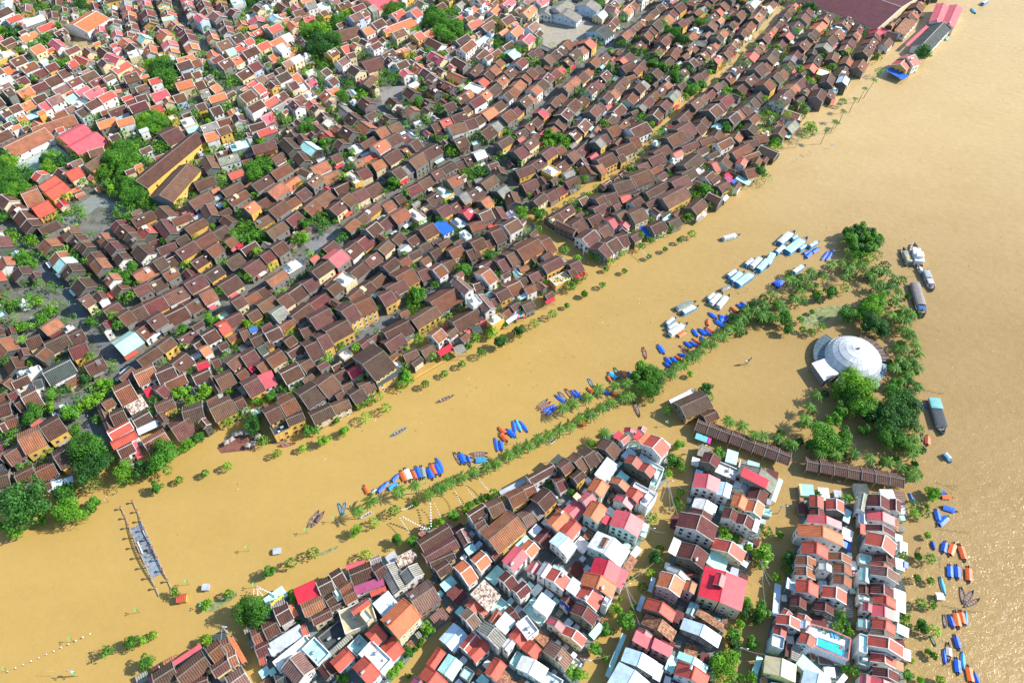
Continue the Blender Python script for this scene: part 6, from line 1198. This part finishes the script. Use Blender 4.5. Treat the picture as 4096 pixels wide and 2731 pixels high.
ship(*T(1030,262),*T(1060,320),dict(hull=(.6,.6,.62),cab=[(-.3,.1,.5,2.0,(.7,.7,.7),.2)],rail=0),'small white tender between the white cruise boat and the grey cargo boat')
# ---------------- street furniture over the water ----------------
def pinwheel(bx,by,h=3.3):
    c=U(bx,by); root=empty('lamp_post',(c.x,c.y,0),RU(0,6)); mb=MB(); mb.tube([(0,0,-1.5),(0,0,h)],.07,M_WOOD,(.2,.13,.06),6); mb.build('pole',root)
    for k in range(3):
        a=k*2.094; mb=MB(); 
        for s in range(5):
            a0=a+(s-2.5)*.22; a1=a+(s-1.5)*.22; f=lambda a_,r,z:(r*math.cos(a_),r*math.sin(a_),h+z)
            mb.face([f(a,.1,0),f(a0,.75,.25+.05*math.cos(s)),f(a1,.75,.25+.05*math.cos(s+1)),f(a,.12,.02)],M_TARP,(.10,.55,.16)); mb.face([f(a,.12,-.03),f(a1,.75,.2),f(a0,.75,.2),f(a,.1,-.05)],M_TARP,(.1,.5,.15))
        mb.build('green_lamp_shade',root)
    want(root,'thin lamp post with green leaf shaped shades','street lamp','lotus leaf lamps standing in the water',(bx,by))
for x,y in ((756,2337),(996,2202),(558,2449),(296,2564),(35,2682),(311,2703),(1230,2131),(1703,1934),(2066,1772),(2664,1704),(1024,2348),(1340,2085),(1505,2090),(815,2430)): pinwheel(x,y)
def plainlamp(bx,by,h=3.2):
    c=U(bx,by); root=empty('lamp_post',(c.x,c.y,0),RU(0,3)); mb=MB(); mb.tube([(0,0,-1.5),(0,0,h)],.06,M_STEEL,(.12,.11,.1),6); mb.build('pole',root)
    for s in (-1,1): mb=MB(); mb.bar((0,0,h-.1),(s*.6,0,h),.05,.05,M_STEEL,(.12,.11,.1)); mb.box(s*.6-.16,s*.6+.16,-.16,.16,h-.05,h+.35,M_PLAIN,(.5,.5,.45)); mb.build('lantern_head',root)
    want(root,'dark two armed lamp post','street lamp','dark lamp posts in the water',(bx,by))
for x,y in ((435,2008),(2988,1128),(3230,620),(3330,535),(3240,625),(2470,1065),(3150,595),(2985,1170)): plainlamp(x,y)
def sail(bx,by,h):
    c=U(bx,by); root=empty('flag_banner',(c.x,c.y,0),.3); mb=MB(); mb.tube([(0,0,-1),(0,0,h)],.05,M_STEEL,(.5,.5,.5),5); mb.build('pole',root); mb=MB(); mb.box(0,1.1,-.02,.02,h-1.6,h,M_TARP,(.45,.6,.75)); mb.build('banner',root); want(root,'pale blue banner on a pole','banner','banners along the flooded quay',(bx,by))
sail(3320,594,3.2); sail(3182,648,2.8)
def pole(bx,by,h,cables,lamp=True):
    c=U(bx,by); root=empty('utility_pole',(c.x,c.y,0)); mb=MB(); mb.tube([(0,0,-1.5),(0,0,h)],[.2,.13],M_CONC,(.5,.5,.48),8); mb.build('pole',root)
    mb=MB(); mb.bar((-1,0,h-.6),(1,0,h-.6),.12,.12,M_STEEL,(.35,.35,.35)); mb.box(-.3,.3,.1,.6,h-2.4,h-1.5,M_PLAIN,(.4,.42,.42)); mb.build('cross_arm',root)
    if lamp: mb=MB(); mb.bar((0,0,h-.4),(1.6,-.4,h+.2),.1,.1,M_STEEL,(.6,.6,.6)); mb.box(1.4,2.1,-.6,-.3,h+.12,h+.3,M_PLAIN,(.78,.78,.78)); mb.build('street_light',root)
    for (x,y,z) in cables:
        e=U(x,y,z)-Vector((c.x,c.y,0)); s=Vector((0,0,h-.6)); P=[s.lerp(e,i/6)-Vector((0,0,1.1*math.sin(math.pi*i/6))) for i in range(7)]; mb=MB(); mb.tube(P,.045,M_PLAIN,(.5,.5,.5),4); mb.build('cable',root)
    want(root,'concrete utility pole with street light and cables','utility pole','utility poles along the flooded lanes',(bx,by))
pole(2662,1958,8,[(2688,2075,6),(2700,2040,5),(2780,1970,7),(2640,2010,5),(2720,2085,6)]); pole(2492,2362,8,[(2545,2412,6),(2530,2430,5),(2618,2248,7),(2560,2500,5)]); pole(3028,2276,8,[(3060,2405,6),(3080,2340,6),(3090,2320,5),(3010,2230,6)])
pole(2795,1812,7,[(2720,1790,5)]); pole(912,2532,8,[(870,2620,5),(950,2560,5)]); pole(1562,2265+180,8,[(1580,2360,6),(1622,2580,6)]); pole(2335,2660,7,[(2440,2620,6),(2352,2632,5)]); pole(2952,2614,7,[(3060,2616,6)]); pole(3112,2052,7,[(3150,2052,6)]); pole(2590,2140,7,[(2660,2130,6)])
pole(2331,1035,9,[(2160,890,8),(2400,905,7)],0); pole(3183,590,8,[(3200,560,7)],0); pole(1265,2710,7,[(1330,2600,5)],0); pole(303,2700,6,[(180,2680,4)])
_l=MB()
for j in range(4):
    for k in range(8):
        a,b=k*.785,(k+1)*.785; p0,p1=-1.57+j*.785,-1.57+(j+1)*.785; f=lambda a,p:(.26*math.cos(a)*math.cos(p),.26*math.sin(a)*math.cos(p),.26*math.sin(p)); _l.face([f(a,p0),f(b,p0),f(b,p1),f(a,p1)],M_PLAIN,(.8,.79,.74))
_o=_l.build('lantern'); LANT=_o.data; bpy.data.objects.remove(_o)
def lanterns(p,q,n,h0,h1,s=1.0,sag=.6):
    a,b=U(*p,h0),U(*q,h1); root=empty('lantern_string',(a.x,a.y,0)); pos=lambda t:a.lerp(b,t)-Vector((0,0,sag*math.sin(math.pi*t)))-Vector((a.x,a.y,0))
    mb=MB(); mb.tube([pos(i/8)+Vector((0,0,.28)) for i in range(9)],.015,M_PLAIN,(.1,.1,.1),3); mb.build('cable',root)
    for i in range(n): link('lantern',LANT,root,pos((i+.5)/n),0,(s,s,s))
    want(root,'string of %s white round lanterns'%('large' if s>1.2 else 'small'),'lanterns','lantern strings over the flooded promenade',((p[0]+q[0])/2,(p[1]+q[1])/2))
k=1/3
for x0,y0,x1,y1,n,s in ((457,970,468,1270,9,1.4),(500,970,592,1155,6,1),(1040,690,1165,830,8,1),(755,820,832,1005,7,1),(880,775,1000,925,6,1),(88,1150,212,1338,9,1),(120,1140,430,1295,11,1.4),(110,1062,250,1000,7,1),(460,1280,330,1290,5,1.3)): lanterns((1568+x0*k,1685+y0*k),(1568+x1*k,1685+y1*k),n,4.2,3.6,s)
for x0,y0,x1,y1,n in ((745,425,985,520,12),(690,430,680,520,4),(725,430,740,520,5),(735,440,800,520,5)): lanterns((784+x0*k,2208+y0*k),(784+x1*k,2208+y1*k),n,4.5,4.5)
lanterns((374,2526),(14,2690),12,3.6,3.6,1.0); lanterns((1024+0,2350-8),(1105,2378),8,3.8,4)
lanterns((2048+885*.58,910+145*.58),(2048+945*.58,910+205*.58),8,4,3.6)
# yellow lanterns on the roof
for i in range(11): 
    x,y=784+(905+i*13)/3,2208+(618-i*9+RU(-10,10))/3; c=U(x,y,7.6); o=link('yellow_lantern',LANT,None,(c.x,c.y,7.6),0,(2,2,2)); 
    me=LANT.copy(); ca=me.color_attributes['col']; ca.data.foreach_set('color',[.85,.65,.05,1]*len(ca.data)); o.data=me
    want(o,'big yellow round lantern on a roof terrace','lantern','yellow lanterns on the roof terrace',(x,y))
# kiosks and huts in the water
def hut(px,py,w_,d_,h,rc,label,wall=(.6,.6,.56)):
    c=U(px,py,h); root=empty('kiosk',(c.x,c.y,0),RU(-.4,.4)); mb=MB(); mb.box(-w_/2,w_/2,-d_/2,d_/2,-1,h,M_WALL,wall,False); mb.build('wall',root); rb=MB(); roof_gable(rb,w_+.6,d_+.6,h,d_*.22,rmat(rc),RC[rc]); rb.build('roof',root); tag(root,label,'kiosk')
hut(726,2390,3,2.6,2.2,'r','small red roofed yellow kiosk at the lower end of the footbridge',(.75,.5,.05)); hut(823,2346,2.2,2,1.6,'n','tiny grey roofed hut right of the red roofed kiosk'); hut(1108,2202,2.6,2,1,'n','grey box hut alone in the water above the round islands of trees'); hut(3760,2383,2.2,2.2,1.8,'w','white cubic hut among the moored sampans')
# mown islet lawns just under the water
def lawn(pts,lab):
    T=[U(x,y,.02) for x,y in pts]; mb=MB(); prism(mb,T,-.5,.03,M_STONE,(.2,.24,.1),M_STONE,(.24,.27,.11)); tag(mb.build('mud_bank'),kind='structure')
lawn([(862,2402),(900,2384),(945,2362),(948,2382),(915,2408),(860,2440),(830,2448),(800,2440)],'')
lawn([(1270,2215),(1350,2180),(1355,2190),(1285,2222)],'')
lawn([(3195,1262),(3230,1250),(3262,1232),(3330,1220),(3420,1225),(3440,1250),(3330,1270),(3250,1310),(3205,1300)],'')
# fishing stakes
def stakes(x0,y0,x1,y1,n):
    a,b=U(x0,y0),U(x1,y1); root=empty('mooring_stakes',(a.x,a.y,0)); rnd=random.Random(int(x0)); prev=None
    for i in range(n):
        p=a.lerp(b,i/(n-1))-a+Vector((rnd.uniform(-.3,.3),rnd.uniform(-.3,.3),0)); mb=MB(); hh=rnd.uniform(.5,1.3); mb.tube([p-Vector((0,0,1)),p+Vector((rnd.uniform(-.2,.2),rnd.uniform(-.2,.2),hh))],.05,M_WOOD,(.16,.12,.09),5); mb.build('stake',root)
        if prev: mb=MB(); mb.bar(prev+Vector((0,0,.25)),p+Vector((0,0,.3)),.05,.05,M_WOOD,(.2,.15,.1)); mb.build('rail',root)
        prev=p
    want(root,'row of thin wooden mooring stakes','stakes','mooring stakes off the right bank',((x0+x1)/2,(y0+y1)/2))
k=.5812
for q in ((1165,200,1300,212,6),(1240,215,1290,245,4),(1170,512,1385,535,8),(1195,1030,1330,1062,6),(1330,1062,1480,1085,6),(1180,770,1185,700,4),(1200,1452,1290,1440,5)): stakes(3072+q[0]*k,1820+q[1]*k,3072+q[2]*k,1820+q[3]*k,q[4])
stakes(3072+1060*.58,910+1120*.58,3072+1205*.58,910+1150*.58,7); stakes(3072+905*.58,910+355*.58,3072+1020*.58,910+335*.58,6)
# people
def pin(px,py,z,pose,where): c=U(px,py,z); person((c.x,c.y,z-.0),RU(0,6),pose,where,(px,py))
for x,y in ((3340,1925),(3348,1930),(3355,1932)): pin(x,y,-.5,'stand','wading beside the arcade')
for x,y,w_ in ((545,2110,'on the footbridge deck'),(570,2190,'on the footbridge deck'),(598,2265,'on the footbridge deck')): pin(x,y,.55,'stand',w_)

db=MB(); rnd=random.Random(77)
for i in range(260):
    if i<150: px=rnd.gauss(0,1)*420+rnd.choice((1500,2300,2800)); py=1950-(px-900)*.42+rnd.gauss(0,70)
    else: px=rnd.uniform(3560,4090); py=rnd.uniform(300,2700)
    q=U(px,py)
    s=rnd.uniform(.12,.4); a=rnd.uniform(0,3.1)
    if OCC[int((q.y-OY0)/OC)%OH,int((q.x-OX0)/OC)%OW]: continue
    db.bar((q.x-s*math.cos(a),q.y-s*math.sin(a),.03),(q.x+s*math.cos(a),q.y+s*math.sin(a),.05),s*rnd.uniform(.3,1),.08,M_WOOD,rnd.choice([(.7,.7,.66),(.2,.14,.08),(.12,.2,.05),(.3,.2,.1)]))
tag(db.build('floating_debris'),'scattered twigs, leaves and litter drifting on the brown water','debris',kind='stuff')

# motorbikes parked along the dry streets
mb=MB(); mb.bar((-.5,0,.62),(.45,0,.7),.28,.25,M_PLAIN,(.5,.05,.04)); mb.bar((.45,0,.7),(.62,0,1.02),.1,.1,M_PLAIN,(.05,.05,.05)); mb.bar((.6,-.3,1.02),(.6,.3,1.02),.06,.06,M_STEEL,(.2,.2,.2)); _o=mb.build('body'); BKB=_o.data; bpy.data.objects.remove(_o)
mb=MB(); mb.bar((-.62,0,.8),(.08,0,.82),.26,.1,M_PLAIN,(.03,.03,.03)); _o=mb.build('seat'); BKS=_o.data; bpy.data.objects.remove(_o)
mb=MB(); mb.tube([(0,-.06,.3),(0,.06,.3)],.3,M_PLAIN,(.03,.03,.03),10); _o=mb.build('wheel'); BKW=_o.data; bpy.data.objects.remove(_o)
rnd=random.Random(31); nb=0
for si in (0,1,3,4,5,6):
    P=[U(x,y) for x,y in ST[si][0]]; w_=ST[si][1]
    for a,b in zip(P,P[1:]):
        d=(b-a); n=Vector((-d.y,d.x,0)).normalized(); s=rnd.uniform(2,14)
        while s<d.length and nb<90:
            q=a+d.normalized()*s+n*w_*.3*rnd.choice((-1,1)); s+=rnd.uniform(5,26); px=PJ(q)
            if not(0<px[0]<2700 and 0<px[1]<1850): continue
            root=empty('motorbike',(q.x,q.y,.17),math.atan2(n.y,n.x)+rnd.uniform(-.4,.4)); link('body',BKB,root); link('seat',BKS,root); link('wheel',BKW,root,(-.55,0,0)); link('wheel',BKW,root,(.62,0,0)); nb+=1
            want(root,'small parked motorbike','motorbike','motorbikes parked along the dry streets',px)
for i in range(34):
    si=rnd.choice((0,3,4,5,6)); P=ST[si][0]; k=rnd.randrange(len(P)-1); f=rnd.random(); x=P[k][0]*(1-f)+P[k+1][0]*f; y=P[k][1]*(1-f)+P[k+1][1]*f
    if 0<x<2650 and 0<y<1850: pin(x,y,.17,'stand','on the dry street')
add_windows()
ANCH='''
700,2600 beside the bottom left corner lane
560,2700 at the very bottom left
1000,2450 by the big round riverside tree
1120,2560 beside the long pale lane building
1240,2370 beside the bright crimson roof
1400,2330 near the purple metal roof
1330,2560 around the dark pergola court
1480,2480 beside the green terrace roof
1640,2500 by the orange balcony building
1600,2330 by the grey twin roofs
1750,2150 beside the lantern strings
1760,2620 above the lower left garden
1900,2280 by the rusty patched white roof
1880,2400 beside the tall white parapet block
1980,2480 around the turquoise sheet roof
1950,2620 at the bottom centre edge
2050,2050 by the terracotta roof landmark
2150,1950 in the curved brown tiled row
2180,2120 below the curved brown row
2200,2300 beside the pale blue raised roof
2250,2430 by the maroon shuttered house
2200,2560 near the bottom round tree
2460,1760 at the crimson awning corner
2600,1830 by the white corner building
2440,1930 beside the pale turquoise roof
2500,2060 by the white terrace balustrade
2480,2160 beside the skylight roof
2430,2330 beside the second flooded lane
2560,2480 beside the twin lane trees
2620,2640 by the long blue roofs
2720,2380 by the pink walled house
2850,1850 at the terrace opposite the arcade
2800,2000 below the crimson rooftop canopy
2780,2150 beside the small round lane tree
2960,2100 by the third flooded lane
2900,2350 beside the huge salmon roof
2870,2560 by the broad tree at bottom
3060,2640 at the foot of the third lane
3200,2030 at the head of the narrow block
3240,2180 above the white banded terraces
3250,2290 among the white banded terraces
3210,2440 above the pool hotel
3250,2560 beside the pool hotel
3230,2690 below the pool hotel
3500,1900 under the islet tip palms
3500,2030 atop the right hand row
3560,2130 in the upper right hand row
3560,2290 in the middle right hand row
3560,2450 in the lower right hand row
3560,2620 at the foot of the right row
3700,2080 among the right bank shrubs
3800,2000 off the upper right bank
3830,2250 off the middle right bank
3850,2420 by the three open sampans
3850,2600 off the lower right bank
3720,2560 by the motorcycle shrub patch
60,2050 by the huge left bank tree
250,2050 at the lower left bank
550,2150 near the footbridge
300,2600 at the bottom left water
200,1800 by the yellow terracotta roofed house
370,1700 by the dry lane trees
60,1650 in the far left street row
130,1530 beside the black tiled assembly halls
500,1730 by the twin red banded roofs
560,1560 beside the solar panel roofs
620,1850 by the broad riverbank tree
700,1650 by the vine covered terrace
850,1580 behind the balconied yellow house
900,1750 on the thatched umbrella terrace
1120,1650 by the orange terrace café
950,1450 beside the red patch roof
1050,1480 beside the pink sheet roof
820,1370 beside the pink gabled house
1270,1620 along the front river row
1350,1480 by the mossy street curve
1500,1450 beside the glass canopy roof
1500,1560 at the front glass canopy
1200,1350 by the long grey gutter house
1450,1230 beside the yellow arcaded house
1680,1400 below the front yellow wall
1700,1280 beside the long mauve roof block
1850,1180 right of the long mauve roof
1950,1290 behind the promenade parasols
2000,1130 behind the flower roof terrace
2200,1100 by the flower roof terrace
1750,1020 beside the street corner yellow house
1600,1000 beside the blue glass roof
1650,1150 by the dark lane tree
2080,950 near the dry street end
2100,1330 by the round promenade trees
2250,1200 below the hedge front café
2350,1080 at the mouth of the flooded alley
2450,930 behind the blue tarpaulin yard
2560,850 by the blue tarpaulin yard
2700,800 beside the great brown warehouse
2500,700 along the upper flooded street
2850,700 beside the large bright tree
2900,600 behind the upper river wall
3050,650 at the upper river corner
2750,560 by the small orange dormer
3150,600 by the tall leaning palms
3400,450 along the leaning palm line
3400,100 near the big market hall
3700,120 beside the pink market sheds
3600,280 by the upper right point
3560,420 off the upper right point
300,550 around the temple
600,600 around the long yellow school
200,800 around the top left park
100,300 in the upper left suburb
500,200 in the upper suburb
900,300 by the upper street junction
1300,150 beside the long yellow wall
1550,350 around the grey plaza
1800,100 at the top centre
2150,100 around the grey temple roofs
2400,300 along the upper street
2600,150 at the top right of town
2500,480 along the green hedge line
3050,300 in the upper right quarter
1050,900 beside the central car park
1000,700 in the centre left quarter
1300,700 in the central quarter
1700,600 in the centre right quarter
1900,850 by the fork of the streets
700,1050 beside the white tent roofs
100,1250 around the white pavilion garden
250,1350 by the long white hall
500,1250 in the left central quarter
1500,2050 at the left palm row end
1720,1950 under the lower palm row
1950,1850 along the lower palm row
2200,1740 where the two palm rows meet
2400,1650 along the middle palm row
2350,1560 beside the upper middle palms
2500,1500 by the big green island thicket
2600,1480 right of the green thicket
2680,1420 along the upper palm avenue
2790,1350 beside the orange boat cluster
2900,1300 above the crescent sculpture
2980,1230 in the dense palm grove
2700,1250 by the green hulled tour boats
2830,1200 by the white tour boat trio
2950,1100 by the turquoise tour boat row
3120,1000 by the topmost tour boats
2900,950 alone in the open channel
3260,1020 by the rounded tip thicket
3150,1150 beside the grove pond
3300,1150 in the palm belt middle
3450,1130 right of the red parasol disc
3500,1250 in the upper inner islet
3600,1250 on the upper right shore
3400,1270 above the white dome
3650,1400 right of the white dome
3640,1550 on the lower right shore
3400,1560 below the white dome
3550,1600 in the dark tree mass
3250,1600 by the three lone palms
3350,1750 above the lower arcade
3000,1700 above the left arcade
2750,1650 by the yellow corner house
2850,1560 behind the yellow corner house
3750,1700 off the dark tree mass
1600,1600 alone in mid river
1350,1950 in the left channel
1250,2070 near the two blue sampans
'''
AN=[(float(l.split(' ',1)[0].split(',')[0]),float(l.split(' ',1)[0].split(',')[1]),l.split(' ',1)[1]) for l in ANCH.strip().splitlines()]
ORD=['leftmost','second','third','fourth','fifth','sixth','seventh','eighth','ninth','tenth','eleventh','twelfth','thirteenth','fourteenth','fifteenth','sixteenth','seventeenth','eighteenth','nineteenth','twentieth']
grp={}
for it in PEND:
    o,ph,cat,g_,px,py=it
    a=min(AN,key=lambda a:(a[0]-px)**2+((a[1]-py)*1.2)**2); grp.setdefault((ph,a[2]),[]).append(it)
for (ph,an),L_ in grp.items():
    L_.sort(key=lambda t:(t[4],t[5])); n=len(L_)
    for i,(o,_,cat,g_,px,py) in enumerate(L_):
        if n==1: q=''
        elif n==2: q=', '+('left' if i==0 else 'right')+' of two'
        elif i==0: q=', leftmost of %s'%(['three','four','five','six','seven','eight','nine'][n-3] if n<10 else 'them')
        elif i==n-1: q=', rightmost of all'
        elif n==3: q=', middle of three'
        else: q=', %s from the left'%(ORD[i] if i<20 else 'far')
        lab=ph+' '+an+q
        w_=lab.split()
        if len(w_)>16: lab=' '.join((ph+' '+an).split()[:16-len(q.split())])+q
        tag(o,lab,cat,g_ if g_ else None)
        if '_k' in o: del o['_k']
